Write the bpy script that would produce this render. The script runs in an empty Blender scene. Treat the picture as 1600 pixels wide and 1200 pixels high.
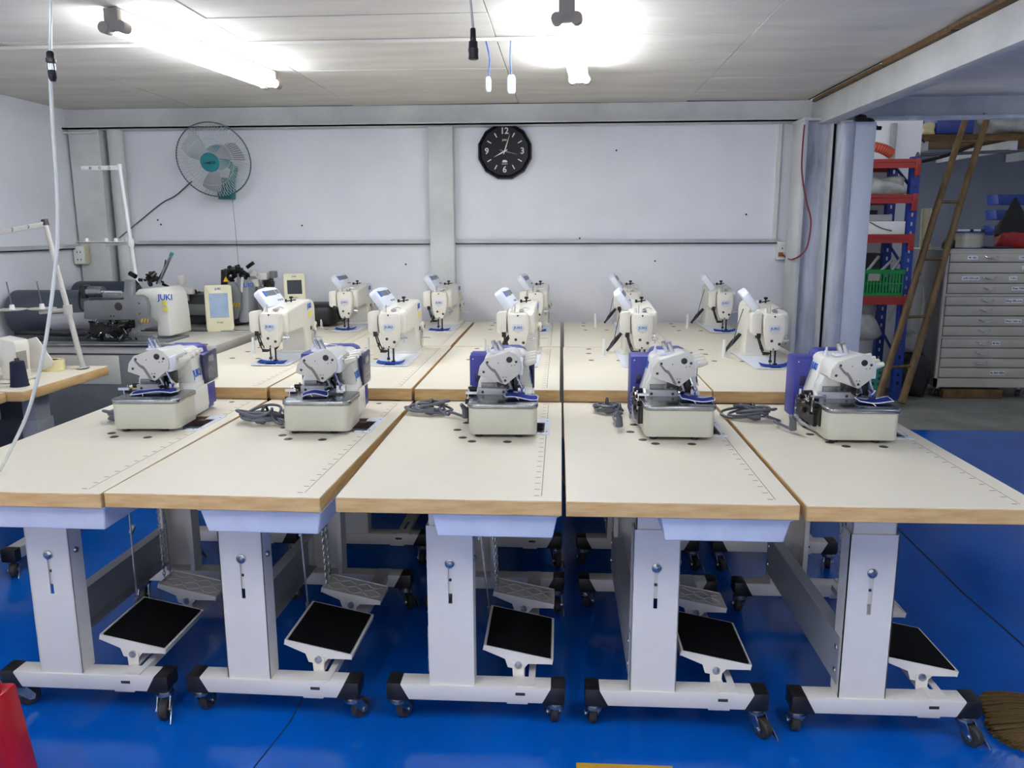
import bpy, bmesh, math, random
from mathutils import Vector, Matrix, Euler
random.seed(7)
PI = math.pi
SC = bpy.context.scene
COL = SC.collection

# ---------------------------------------------------------------- camera
F_PX, YAW, PITCH, ROLL, CAM_H = 1256.2, .0612, .1901, -.0034, 1.43
def cam_axes():
    f = Vector((-math.sin(YAW)*math.cos(PITCH), math.cos(YAW)*math.cos(PITCH), -math.sin(PITCH)))
    r = Vector((math.cos(YAW), math.sin(YAW), 0)); u = r.cross(f)
    return (r*math.cos(ROLL) + u*math.sin(ROLL), u*math.cos(ROLL) - r*math.sin(ROLL), f)
_r, _u, _f = cam_axes()
cd = bpy.data.cameras.new('camera'); cam = bpy.data.objects.new('camera', cd); COL.objects.link(cam)
cd.sensor_width = 36; cd.lens = F_PX*36/1600; cd.clip_start = .02; cd.clip_end = 60
m = Matrix((( _r.x, _u.x, -_f.x, 0), (_r.y, _u.y, -_f.y, 0), (_r.z, _u.z, -_f.z, CAM_H), (0, 0, 0, 1)))
cam.matrix_world = m
SC.camera = cam

# ---------------------------------------------------------------- world, exposure
w = bpy.data.worlds.new('world'); SC.world = w; w.use_nodes = True
bg = w.node_tree.nodes['Background']; bg.inputs[0].default_value = (.94, .97, 1.0, 1); bg.inputs[1].default_value = 1.3
SC.view_settings.view_transform = 'Standard'; SC.view_settings.look = 'None'
SC.view_settings.gamma = 1; SC.view_settings.use_curve_mapping = False
SC.view_settings.exposure = 0.36
TUBE = 46.0        # emission of the fluorescent tubes

# ---------------------------------------------------------------- materials
def lin(c):
    return tuple(((v/255)/12.92 if v/255 <= .04045 else ((v/255+.055)/1.055)**2.4) for v in c) + (1,)
MAT = {}
def mat(name, rgb, rough=.5, metal=0, rgb2=None, scale=6, amt=1.0, bump=0, bscale=60, stretch=None, spec=None, coat=0, emit=None, estr=0, trans=0, detail=4, rvar=0):
    m = bpy.data.materials.new(name); m.use_nodes = True; MAT[name] = m
    nt = m.node_tree; b = nt.nodes['Principled BSDF']
    b.inputs['Base Color'].default_value = lin(rgb); b.inputs['Roughness'].default_value = rough; b.inputs['Metallic'].default_value = metal
    if spec is not None: b.inputs['Specular IOR Level'].default_value = spec
    if coat: b.inputs['Coat Weight'].default_value = coat; b.inputs['Coat Roughness'].default_value = .12
    if trans: b.inputs['Transmission Weight'].default_value = trans
    if emit: b.inputs['Emission Color'].default_value = lin(emit); b.inputs['Emission Strength'].default_value = estr
    tc = nt.nodes.new('ShaderNodeTexCoord'); mp = nt.nodes.new('ShaderNodeMapping'); nt.links.new(tc.outputs['Object'], mp.inputs[0])
    if stretch: mp.inputs['Scale'].default_value = stretch
    if rgb2 is None: rgb2 = tuple(max(0, c*.93) for c in rgb)
    n = nt.nodes.new('ShaderNodeTexNoise'); n.inputs['Scale'].default_value = scale; n.inputs['Detail'].default_value = detail; n.inputs['Roughness'].default_value = .6
    nt.links.new(mp.outputs[0], n.inputs['Vector'])
    rp = nt.nodes.new('ShaderNodeValToRGB'); rp.color_ramp.elements[0].position = .5-.2/amt; rp.color_ramp.elements[1].position = .5+.2/amt
    rp.color_ramp.elements[0].color = lin(rgb2); rp.color_ramp.elements[1].color = lin(rgb)
    nt.links.new(n.outputs[0], rp.inputs[0]); nt.links.new(rp.outputs[0], b.inputs['Base Color'])
    if rvar:
        mr = nt.nodes.new('ShaderNodeMapRange'); mr.inputs[3].default_value = rough-rvar; mr.inputs[4].default_value = rough+rvar
        mr.inputs[1].default_value = .3; mr.inputs[2].default_value = .7
        nt.links.new(n.outputs[0], mr.inputs[0]); nt.links.new(mr.outputs[0], b.inputs['Roughness'])
    if bump:
        n2 = nt.nodes.new('ShaderNodeTexNoise'); n2.inputs['Scale'].default_value = bscale; n2.inputs['Detail'].default_value = 3
        nt.links.new(mp.outputs[0], n2.inputs['Vector'])
        bp = nt.nodes.new('ShaderNodeBump'); bp.inputs['Strength'].default_value = bump; bp.inputs['Distance'].default_value = .01
        nt.links.new(n2.outputs[0], bp.inputs['Height']); nt.links.new(bp.outputs[0], b.inputs['Normal'])
    return m

mat('wall', (240, 240, 243), .75, rgb2=(230, 230, 235), scale=2.2, bump=.06, bscale=25)
mat('ceiling', (230, 225, 214), .85, rgb2=(210, 205, 194), scale=2.2, bump=.12, bscale=7, stretch=(.8, 3.2, 1))
mat('gap', (42, 34, 26), .95)
mat('raw_wood', (122, 94, 58), .85, rgb2=(70, 50, 28), scale=12, stretch=(1, 6, 1))
mat('beam', (222, 223, 220), .6, rgb2=(192, 194, 190), scale=2.5, bump=.08, bscale=14, stretch=(1, 1, 1))
mat('pillar', (212, 216, 223), .36, rgb2=(150, 155, 164), scale=2.6, bump=.02, bscale=12, stretch=(6, 6, .7), rvar=.12)
mat('grey_paint', (196, 200, 202), .55, rgb2=(170, 174, 176), scale=5)
mat('floor_blue', (0, 94, 190), .15, rgb2=(0, 76, 164), scale=1.7, bump=.10, bscale=34, rvar=.05, spec=.4)
mat('concrete', (134, 134, 128), .8, rgb2=(104, 106, 101), scale=3.2, bump=.2, bscale=30)
mat('laminate', (233, 225, 204), .42, rgb2=(228, 219, 197), scale=3, spec=.4)
mat('edge_wood', (204, 172, 118), .55, rgb2=(184, 146, 92), scale=9, stretch=(1.2, 1.2, 9), amt=1.3)
mat('core_wood', (128, 96, 70), .8, rgb2=(96, 68, 48), scale=20)
mat('print_grey', (150, 146, 134), .6)
mat('print_dark', (112, 106, 92), .6)
mat('plug', (52, 46, 42), .5)
mat('white_steel', (232, 226, 215), .45, rgb2=(226, 219, 207), scale=4)
mat('grey_steel', (168, 170, 172), .42, rgb2=(150, 152, 155), scale=4)
mat('black_plastic', (20, 20, 22), .45, bump=.05)
mat('rubber', (6, 6, 7), .9, spec=.15, bump=.4, bscale=260)
mat('wheel', (46, 44, 43), .6)
mat('zinc', (190, 192, 192), .28, metal=1, rgb2=(150, 152, 150), scale=20)
mat('chrome', (225, 226, 228), .12, metal=1)
mat('brushed', (176, 178, 178), .25, metal=1, rgb2=(140, 142, 142), scale=14, stretch=(1, 12, 1))
mat('dark_metal', (70, 68, 66), .35, metal=.9, rgb2=(40, 39, 38), scale=30)
mat('drawer_plastic', (228, 233, 242), .5, spec=.3)
mat('cover_cream', (194, 192, 174), .4, rgb2=(188, 185, 166), scale=4)
mat('machine_white', (228, 226, 216), .32, rgb2=(222, 219, 208), scale=5, coat=.2)
mat('machine_cream', (226, 221, 208), .34, rgb2=(220, 215, 200), scale=5, coat=.2)
mat('face_grey', (200, 197, 188), .45, rgb2=(192, 189, 180), scale=6)
mat('blue_box', (42, 46, 138), .45, rgb2=(36, 40, 126), scale=4)
mat('navy_panel', (30, 30, 74), .3)
mat('logo_blue', (34, 100, 196), .5)
mat('logo_pale', (58, 120, 190), .5)
mat('badge', (214, 216, 214), .4)
mat('fabric_blue', (22, 50, 152), .9, rgb2=(14, 36, 124), scale=60, bump=.4, bscale=300)
mat('fabric_royal', (10, 66, 158), .9, rgb2=(8, 52, 132), scale=60, bump=.4, bscale=300)
mat('thread_white', (226, 226, 232), .8)
mat('sticker_yellow', (236, 222, 92), .6)
mat('lcd', (110, 116, 122), .25)
mat('panel_white', (232, 236, 244), .35)
mat('cord_grey', (92, 94, 102), .5)
mat('cord_black', (26, 26, 28), .5)
mat('paint_white', (230, 231, 226), .5, rgb2=(216, 217, 212), scale=5)

# ---------------------------------------------------------------- mesh helpers
class MB:
    """collects shapes, then links them as ONE mesh object"""
    def __init__(s): s.v = []; s.f = []; s.m = []; s.cm = 0
    def mi(s, i): s.cm = i; return s
    def add(s, vs, fs):
        o = len(s.v); s.v += [tuple(p) for p in vs]; s.f += [tuple(i+o for i in f) for f in fs]; s.m += [s.cm]*len(fs); return s
    def box(s, x0, y0, z0, x1, y1, z1, M=None):
        vs = [Vector((x, y, z)) for z in (z0, z1) for y in (y0, y1) for x in (x0, x1)]
        if M: vs = [M @ p for p in vs]
        return s.add(vs, [(0, 2, 3, 1), (4, 5, 7, 6), (0, 1, 5, 4), (2, 6, 7, 3), (0, 4, 6, 2), (1, 3, 7, 5)])
    def prism(s, poly, axis, d0, d1, M=None, top=None):
        """poly in the two other axes (x: yz, y: xz, z: xy); top = another outline at d1"""
        def P(a, b, d): return {'x': Vector((d, a, b)), 'y': Vector((a, d, b)), 'z': Vector((a, b, d))}[axis]
        n = len(poly); tp = top or poly
        vs = [P(a, b, d0) for a, b in poly] + [P(a, b, d1) for a, b in tp]
        if M: vs = [M @ p for p in vs]
        ar = sum(poly[i][0]*poly[(i+1) % n][1]-poly[(i+1) % n][0]*poly[i][1] for i in range(n))
        flip = (ar < 0) ^ (axis == 'y') ^ (d1 < d0)
        fs = [tuple(range(n))[::-1], tuple(range(n, 2*n))] + [(i, (i+1) % n, n+(i+1) % n, n+i) for i in range(n)]
        if flip: fs = [f[::-1] for f in fs]
        return s.add(vs, fs)
    def cyl(s, p0, p1, r0, r1=None, n=12, caps=True):
        p0 = Vector(p0); p1 = Vector(p1); r1 = r0 if r1 is None else r1
        d = (p1-p0).normalized(); a = d.orthogonal().normalized(); b = d.cross(a)
        vs = []
        for p, r in ((p0, r0), (p1, r1)):
            vs += [p+(a*math.cos(2*PI*i/n)+b*math.sin(2*PI*i/n))*r for i in range(n)]
        fs = [(i, (i+1) % n, n+(i+1) % n, n+i) for i in range(n)]
        if caps: fs += [tuple(range(n))[::-1], tuple(range(n, 2*n))]
        return s.add(vs, fs)
    def lathe(s, prof, c=(0, 0, 0), axis='z', n=20, M=None):
        """prof: (radius, height) pairs"""
        vs = []; k = len(prof); c = Vector(c)
        for r, h in prof:
            for i in range(n):
                a = 2*PI*i/n; x, y = r*math.cos(a), r*math.sin(a)
                p = {'z': Vector((x, y, h)), 'x': Vector((h, x, y)), 'y': Vector((y, h, x))}[axis]
                vs.append((M @ p if M else p)+c)
        fs = [(j*n+i, j*n+(i+1) % n, (j+1)*n+(i+1) % n, (j+1)*n+i) for j in range(k-1) for i in range(n)]
        if prof[0][0] > 1e-5: fs.append(tuple(range(n))[::-1])
        if prof[-1][0] > 1e-5: fs.append(tuple(range((k-1)*n, k*n)))
        return s.add(vs, fs)
    def tube(s, pts, r, n=8, closed=False, caps=True):
        pts = [Vector(p) for p in pts]; k = len(pts); vs = []; a = None
        for i, p in enumerate(pts):
            if closed: d = pts[(i+1) % k]-pts[i-1]
            else: d = pts[min(i+1, k-1)]-pts[max(i-1, 0)]
            d = d.normalized() if d.length > 1e-9 else Vector((0, 0, 1))
            a = d.orthogonal().normalized() if a is None else (a-d*a.dot(d)).normalized()
            b = d.cross(a); rr = r[i] if isinstance(r, (list, tuple)) else r
            vs += [p+(a*math.cos(2*PI*j/n)+b*math.sin(2*PI*j/n))*rr for j in range(n)]
        fs = []
        for i in range(k if closed else k-1):
            i2 = (i+1) % k
            fs += [(i*n+j, i*n+(j+1) % n, i2*n+(j+1) % n, i2*n+j) for j in range(n)]
        if caps and not closed: fs += [tuple(range(n))[::-1], tuple(range((k-1)*n, k*n))]
        return s.add(vs, fs)
    def ring(s, c, R, r, axis='z', n=24, k=6, M=None):
        c = Vector(c); pts = []
        for i in range(n):
            a = 2*PI*i/n; x, y = R*math.cos(a), R*math.sin(a)
            p = {'z': Vector((x, y, 0)), 'x': Vector((0, x, y)), 'y': Vector((x, 0, y))}[axis]
            pts.append(c+(M @ p if M else p))
        return s.tube(pts, r, k, closed=True)
    def grid(s, us, vs_, holes, w0, w1, axis='z'):
        """slab on a grid with missing cells (real holes)"""
        def P(u, v, w): return {'z': (u, v, w), 'y': (u, w, v), 'x': (w, u, v)}[axis]
        nu, nv = len(us)-1, len(vs_)-1
        solid = lambda i, j: 0 <= i < nu and 0 <= j < nv and (i, j) not in holes
        for i in range(nu):
            for j in range(nv):
                if not solid(i, j): continue
                a, b, c, d = us[i], us[i+1], vs_[j], vs_[j+1]
                q = [P(a, c, w1), P(b, c, w1), P(b, d, w1), P(a, d, w1)]; s.add(q, [(0, 1, 2, 3)])
                q = [P(a, c, w0), P(b, c, w0), P(b, d, w0), P(a, d, w0)]; s.add(q, [(3, 2, 1, 0)])
                for (di, dj, e) in ((-1, 0, ((a, c), (a, d))), (1, 0, ((b, d), (b, c))), (0, -1, ((b, c), (a, c))), (0, 1, ((a, d), (b, d)))):
                    if not solid(i+di, j+dj):
                        (u0, v0), (u1, v1) = e
                        s.add([P(u0, v0, w0), P(u1, v1, w0), P(u1, v1, w1), P(u0, v0, w1)], [(3, 2, 1, 0)])
        return s
    def build(s, name, mats, parent=None, bevel=0, seg=2, smooth=True, loc=None, rot=None, fix=True, weld=False, ang=35):
        me = bpy.data.meshes.new(name); me.from_pydata(s.v, [], s.f); me.polygons.foreach_set('material_index', s.m)
        mats = mats if isinstance(mats, (list, tuple)) else [mats]
        for k in mats: me.materials.append(MAT[k] if isinstance(k, str) else k)
        bm = bmesh.new(); bm.from_mesh(me)
        if weld: bmesh.ops.remove_doubles(bm, verts=bm.verts, dist=1e-5)
        if fix: bmesh.ops.recalc_face_normals(bm, faces=bm.faces)
        if bevel:
            es = [e for e in bm.edges if len(e.link_faces) == 2 and e.calc_face_angle(0) > .5]
            bmesh.ops.bevel(bm, geom=es, offset=bevel, segments=seg, affect='EDGES', profile=.5, clamp_overlap=True)
        bm.to_mesh(me); bm.free()
        if smooth: me.shade_smooth(); me.set_sharp_from_angle(angle=math.radians(ang))
        o = bpy.data.objects.new(name, me); COL.objects.link(o)
        if parent: o.parent = parent
        if loc is not None: o.location = loc
        if rot is not None: o.rotation_euler = rot
        return o

def tag(o, label=None, cat=None, group=None, kind=None):
    if label: o['label'] = label
    if cat: o['category'] = cat
    if group: o['group'] = group
    if kind: o['kind'] = kind
    return o
def thing(name, label, cat, loc=(0, 0, 0), rz=0, group=None):
    o = bpy.data.objects.new(name, None); COL.objects.link(o); o.empty_display_size = .05
    o.location = loc; o.rotation_euler = (0, 0, rz); return tag(o, label, cat, group)
KIDS = {}
def tree(o):
    if o.name not in KIDS: KIDS[o.name] = list(o.children)
    return KIDS[o.name]
def dup(o, parent=None, skip=()):
    c = o.copy(); COL.objects.link(c); c.parent = parent
    if c.name.startswith('caster'): c.rotation_euler.z = random.choice((-1, 1))*PI/2+random.uniform(-.75, .75)
    for ch in tree(o):
        if ch.name.split('.')[0] in skip: continue
        dup(ch, c, skip)
    return c
def struct(o, label=None):
    tag(o, label, None, None, 'structure'); return o
TXT = {}
def text_mesh(body, size, depth=.0006):
    """flat lettering as mesh, centred, lying in the xz plane and facing -y"""
    k = (body, size)
    if k in TXT: return TXT[k]
    cu = bpy.data.curves.new('lettering', 'FONT'); cu.body = body; cu.size = size; cu.align_x = 'CENTER'; cu.align_y = 'CENTER'; cu.extrude = depth; cu.offset = size*.018; cu.resolution_u = 2
    ob = bpy.data.objects.new('lettering', cu); COL.objects.link(ob)
    bpy.context.view_layer.update()
    me = bpy.data.meshes.new_from_object(ob.evaluated_get(bpy.context.evaluated_depsgraph_get()))
    bpy.data.objects.remove(ob); me.materials.clear(); TXT[k] = me
    return me
def letter(body, size, material, parent, loc, face='-y', tilt=0, name='lettering', sx=1, shear=0):
    me = text_mesh(body, size).copy(); me.materials.append(MAT[material])
    R = {'-y': Matrix.Rotation(PI/2, 4, 'X'), '+x': Matrix.Rotation(PI/2, 4, 'Z') @ Matrix.Rotation(PI/2, 4, 'X'),
         '-x': Matrix.Rotation(-PI/2, 4, 'Z') @ Matrix.Rotation(PI/2, 4, 'X'), '+z': Matrix.Identity(4)}[face]
    S = Matrix.Diagonal((sx, 1, 1, 1)); S[0][1] = shear
    me.transform(R @ Matrix.Rotation(tilt, 4, 'Z') @ S)
    o = bpy.data.objects.new(name, me); COL.objects.link(o); o.parent = parent; o.location = loc
    return o
def smooth_path(pts, k=6):
    """Catmull-Rom through the points"""
    P = [Vector(p) for p in pts]; P = [P[0]*2-P[1]] + P + [P[-1]*2-P[-2]]; out = []
    for i in range(1, len(P)-2):
        for j in range(k):
            t = j/k; a, b, c, d = P[i-1], P[i], P[i+1], P[i+2]
            out.append(.5*((2*b)+(c-a)*t+(2*a-5*b+4*c-d)*t*t+(3*b-a-3*c+d)*t**3))
    out.append(P[-2]); return out
# ================================================================ the setting
ZC = 2.215; YW = 5.44; XL = -3.275
def slab(name, mats, x0, y0, z0, x1, y1, z1, label=None, parent=None, bevel=0):
    o = MB().box(x0, y0, z0, x1, y1, z1).build(name, mats, parent, bevel)
    return struct(o, label) if parent is None else o
fl = slab('floor', 'floor_blue', XL, -4.5, -.1, 5.0, 5.80, 0, 'glossy blue painted workshop floor')
slab('floor_storage', 'concrete', 1.2, 5.80, -.1, 5.0, 9.0, -.004, 'bare grey concrete floor of the storage corner')
mat('joint', (8, 26, 52), .8)
jm = MB(); jp = [(1.60, 1.2), (1.625, 2.2), (1.61, 3.1), (1.645, 4.0), (1.635, 5.0), (1.65, 5.79)]
for (a, b), (c, d) in zip(jp, jp[1:]): jm.add([(a-.004, b, .0008), (a+.004, b, .0008), (c+.004, d, .0008), (c-.004, d, .0008)], [(0, 1, 2, 3)])
jm.build('floor_joint', 'joint', fl)
jm = MB(); jp = [(-.80, 1.6), (-.82, 1.9), (-.79, 2.1), (-.80, 2.6)]
for (a, b), (c, d) in zip(jp, jp[1:]): jm.add([(a-.002, b, .0008), (a+.002, b, .0008), (c+.002, d, .0008), (c-.002, d, .0008)], [(0, 1, 2, 3)])
jm.build('floor_joint', 'joint', fl)
slab('wall_back', 'wall', XL, YW, 0, 1.52, YW+.12, 2.6, 'scuffed bluish-white back wall behind the sewing tables')
slab('wall_left', 'wall', XL-.12, -4.5, 0, XL, YW+.12, 2.6, 'white left wall')
slab('wall_right', 'wall', 5.0, -4.5, 0, 5.12, 9.1, 3.1, 'wall closing the storage corner on the right, extended unseen to shut out light')  # unseen wall, lengthened past the storage corner to shut out daylight
slab('wall_light_block', 'wall', 1.6, -4.62, 0, 5.12, -4.5, 2.6, 'added unseen wall behind the viewer, blocking light on the right')  # unseen wall, added to keep daylight off the right side
slab('wall_storage', 'wall', 1.52, 7.38, 0, 3.08, 7.5, 3.1, 'white wall panel behind the blue and red rack')
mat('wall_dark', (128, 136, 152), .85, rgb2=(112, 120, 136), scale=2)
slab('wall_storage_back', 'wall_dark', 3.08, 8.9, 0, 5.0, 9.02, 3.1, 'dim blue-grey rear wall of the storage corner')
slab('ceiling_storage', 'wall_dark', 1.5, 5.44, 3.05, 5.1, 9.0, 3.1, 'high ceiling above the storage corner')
# wall scuffs and nails
for x, z in ((.35, 1.93), (-1.05, 1.2), (.12, 1.37), (1.2, 1.52), (-2.75, 1.50), (-2.73, 1.47), (-1.75, 1.46), (.62, 1.22)):
    MB().lathe([(0, -.004), (.006, -.003), (.006, 0)], (x, YW, z), 'y', 8).build('nail', 'plug', bpy.data.objects['wall_back'])

# ceiling: dark backing with separate boards
ce = slab('ceiling', 'gap', XL, -4.5, ZC+.012, 1.56, YW, ZC+.05, 'low painted plywood ceiling with open seams')
xs = [XL, -2.38, -1.345, -.28, .775, 1.52]
ys = [[-4.5, -1.8, .6, 2.9, 5.34], [-4.5, -2.4, .3, 3.49, 5.34], [-4.5, -1.5, .9, 3.16, 4.2, 5.34], [-4.5, -2.0, .5, 2.45, 3.55, 5.34], [-4.5, -.6, 2.0, 4.55, 5.34]]
for i in range(5):
    for a, b in zip(ys[i], ys[i][1:]):
        x0, x1 = xs[i]+.002, xs[i+1]-.002; q = [random.uniform(-.003, .003) for _ in range(4)]
        sk = .04 if i in (2, 3) else 0
        c = [(x0, a+.003), (x1, a+.003), (x1, b-.002), (x0, b-.002)]
        b_ = MB(); vs = [(x, y, ZC+z) for (x, y), z in zip(c, q)] + [(x, y, ZC+.011) for x, y in c]
        b_.add(vs, [(0, 1, 2, 3), (7, 6, 5, 4), (0, 4, 5, 1), (1, 5, 6, 2), (2, 6, 7, 3), (3, 7, 4, 0)])
        b_.build('ceiling_panel', 'ceiling', ce)
slab('ceiling_right', 'ceiling', 1.60, -4.5, 2.235, 5.0, 5.42, 2.26, 'shaded ceiling boards right of the white side beam')

# steel frame
b = MB().box(XL, 5.345, 2.083, 1.60, YW, ZC-.002).box(XL, 5.30, 2.083, 1.60, 5.345, 2.093).box(XL, 5.30, 2.083, 1.60, 5.306, 2.10)
struct(b.build('trim_1', 'beam'), 'white steel beam running along the top of the back wall')
b = MB().box(1.535, -4.5, 2.045, 1.635, 5.30, 2.185)
tr = struct(b.build('trim_2', 'beam', bevel=.004), 'white side beam running towards the viewer under the ceiling')
y = -3.0
while y < 5.2:
    l = random.uniform(.5, 1.1); e = min(5.28, y+l)
    MB().box(1.512+random.uniform(-.02, .02), y, 2.186, 1.60, e-.03, 2.2115-random.choice((0, .006, .010))).build('batten', 'raw_wood', tr); y = e
mat('shiny_paint', (214, 220, 226), .22, rgb2=(180, 188, 196), scale=6, stretch=(1, 1, 1), rvar=.1)
b = MB().box(1.60, 5.42, 2.10, 5.0, YW+.04, 2.30)
t3 = struct(b.build('trim_3', 'grey_paint'), 'grey lintel beam over the storage corner')
MB().box(1.86, 5.37, 2.096, 5.0, 5.42, 2.118).build('flange', 'shiny_paint', t3, .004)
for x in (2.62, 3.5): MB().cyl((x, 5.39, 2.118), (x, 5.39, 2.13), .011, n=6).build('bolt', 'zinc', t3)
# wall columns
b = MB().box(-.868, 5.35, 0, -.706, YW, 2.083).mi(0)
struct(b.build('trim_4', 'beam', bevel=.006), 'white steel post in the middle of the back wall')
b = MB().box(-3.255, 5.33, 0, -3.045, 5.342, 2.083).box(-3.09, 5.342, 0, -3.045, YW, 2.083).box(-3.255, 5.342, 0, -3.21, YW, 2.083).box(-3.275, 5.30, 2.055, -3.06, 5.36, 2.068)
struct(b.build('trim_5', 'beam', bevel=.003), 'white steel channel post in the left corner')
struct(MB().cyl((-2.965, 5.385, 0), (-2.965, 5.385, 2.083), .05, n=24).build('trim_6', 'beam'), 'round white pipe beside the corner post')
mat('recess_shade', (46, 48, 52), .8)
# the grey pillar group on the right
b = MB().box(1.440, 5.10, 0, 1.466, 5.34, 2.083).box(1.604, 5.10, 0, 1.616, 5.34, 2.083).mi(1).box(1.466, 5.150, 0, 1.604, 5.160, 2.083)
b.mi(0).box(1.430, 5.08, 2.06, 1.630, 5.34, 2.076)
struct(b.build('trim_7', ['beam', 'pillar'], bevel=.003), 'open grey steel channel pillar at the wall end')
b = MB().cyl((1.692, 5.12, 0), (1.692, 5.12, 2.05), .054, n=28)
struct(b.build('trim_8', 'pillar'), 'round white steel pipe pillar beside the channel pillar')
b = MB().box(1.735, 5.09, 0, 1.86, 5.30, 2.05)
mat('panel_pale', (216, 221, 230), .35, rgb2=(200, 206, 216), scale=2, stretch=(2, 2, .6))
struct(b.build('trim_9', 'panel_pale', bevel=.006), 'flat pale steel box pillar right of the pipe pillar')
struct(MB().box(1.467, 5.18, 0, 1.85, 5.34, 2.05).build('trim_10', 'recess_shade'), 'dark core between the pillars, coloured as recess shade')  # dark colour stands in for the shade inside the pillar gap
# wall rails
b = MB().box(-2.915, 5.405, 1.331, -.87, YW, 1.338).box(-2.915, 5.405, 1.331, -2.915+2.045, 5.411, 1.362)
struct(b.build('trim_11', 'grey_paint'), 'grey angle rail on the back wall left of the post')
b = MB().box(-.705, 5.405, 1.333, 1.42, YW, 1.340).box(-.705, 5.405, 1.333, 1.42, 5.411, 1.364)
struct(b.build('trim_12', 'grey_paint'), 'grey angle rail on the back wall right of the post')
b = MB().box(XL, -4.5, 1.308, XL+.03, YW, 1.315).box(XL+.024, -4.5, 1.308, XL+.03, YW, 1.340)
struct(b.build('trim_13', 'grey_paint'), 'grey angle rail on the left wall')
struct(MB().box(1.372, 5.418, 1.36, 1.395, YW, 2.083).build('trim_14', 'paint_white'), 'vertical white cable duct near the right pillar')
struct(MB().box(XL, 3.535, ZC-.016, -.0, 3.555, ZC-.003).build('trim_15', 'ceiling'), 'white cable duct across the ceiling')

# ---------------------------------------------------------------- fluorescent lamps
mat('tube', (255, 255, 255), .4, emit=(238, 244, 255), estr=TUBE)
mat('lamp_grey', (150, 142, 132), .6)
def lamp(x0, y0, x1, y1, label, L=1.2, tm='tube'):
    a = math.atan2(-(x1-x0), y1-y0)
    t = thing('fluorescent_lamp', label, 'lamp', ((x0+x1)/2, (y0+y1)/2, ZC-.003), a, 'twin tube ceiling lamps')
    MB().box(-.022, -L/2, -.045, .022, L/2, 0).build('batten', 'paint_white', t, .004)
    for s in (-1, 1):
        MB().cyl((s*.032, -L/2+.02, -.068), (s*.032, L/2-.02, -.068), .013, n=14).build('tube', tm, t)
        h = MB().box(-.028, s*(L/2)-.012, -.06, .028, s*(L/2)+.012, -.002)
        for q in (-1, 1): h.cyl((q*.034, s*(L/2-.032), -.066), (q*.034, s*(L/2+.014), -.066), .021, n=14)
        h.box(-.034, s*L/2-.012, -.08, .034, s*L/2+.012, -.052)
        h.build('lamp_holder', 'lamp_grey', t, .003)
    return t
lamp(-1.610, 2.98, -1.460, 4.17, 'bright twin tube lamp on the ceiling at left, above the wall fan side')
lamp(.012, 2.98, .082, 4.17, 'bright twin tube lamp on the ceiling right of the hanging switches')
mat('tube_glare', (255, 255, 255), .4, emit=(238, 244, 255), estr=TUBE*.08)
lamp(3.2, 4.13, 3.2, 5.33, 'added unseen weak twin tube lamp for floor glare, under the right ceiling beyond the frame', tm='tube_glare')  # unseen weak lamp, added to put glare on the right floor
for x, wx in ((-2.4, 'left'), (-.9, 'middle'), (.7, 'right')):  # unseen lamps, added as fill for the table fronts and overall brightness
    for y, wy in ((.5, 'first'), (-2.3, 'second')):
        lamp(x, y-.6, x, y+.6, 'added unseen twin tube fill lamp behind the viewer, %s row, %s one' % (wy, wx))
lamp(2.5, .0, 2.5, 1.2, 'added unseen twin tube fill lamp behind the viewer under the right ceiling')  # unseen lamp, added to brighten the right floor and rightmost table
# ================================================================ sewing tables
TW, TL = .566, 1.152
def caster(t, x, y, a, zt=.078):
    """swivel caster: fork with wheel and brake lever; zt = underside of the foot"""
    f = MB(); w = .018; h = zt-.030
    f.cyl((0, 0, zt-.012), (0, 0, zt), .021, n=14); f.cyl((0, 0, zt-.020), (0, 0, zt-.012), .026, n=14)
    for s in (-1, 1): f.prism([(-.016, zt-.019), (.018, zt-.019), (.040, .034), (.036, .020), (.022, .022), (-.004, .050)], 'y', s*w-.0014, s*w+.0014)
    f.box(-.016, -w, zt-.021, .018, w, zt-.018); f.cyl((.028, -.023, .030), (.028, .023, .030), .0065, n=8)
    o = f.build('caster', 'zinc', t, loc=(x, y, 0), rot=(0, 0, a))
    h = MB(); h.lathe([(0, -.012), (.026, -.012), (.030, -.008), (.030, .008), (.026, .012), (0, .012)], (.028, 0, .030), 'y', 18);
    h.build('wheel', 'wheel', o)
    l = MB(); l.prism([(.016, .046), (.034, .040), (.060, .014), (.068, .003), (.054, .008), (.022, .030)], 'y', .022, .0248)
    l.build('brake_lever', 'zinc', o)

def chain(b, p0, p1, step=.012, r=.0045, sag=0):
    p0 = Vector(p0); p1 = Vector(p1); n = max(2, int((p1-p0).length/step)); d = (p1-p0).normalized()
    for i in range(n):
        t = (i+.5)/n; c = p0.lerp(p1, t)+Vector((0, 0, -sag*4*t*(1-t))); a = d.orthogonal().normalized(); e = d.cross(a)
        if i % 2: a, e = e, -a
        b.tube([c+d*math.cos(q)*step*.75+a*math.sin(q)*r for q in (0, 1.05, 2.1, 3.14, 4.19, 5.24)], .0014, 4, closed=True)

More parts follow.
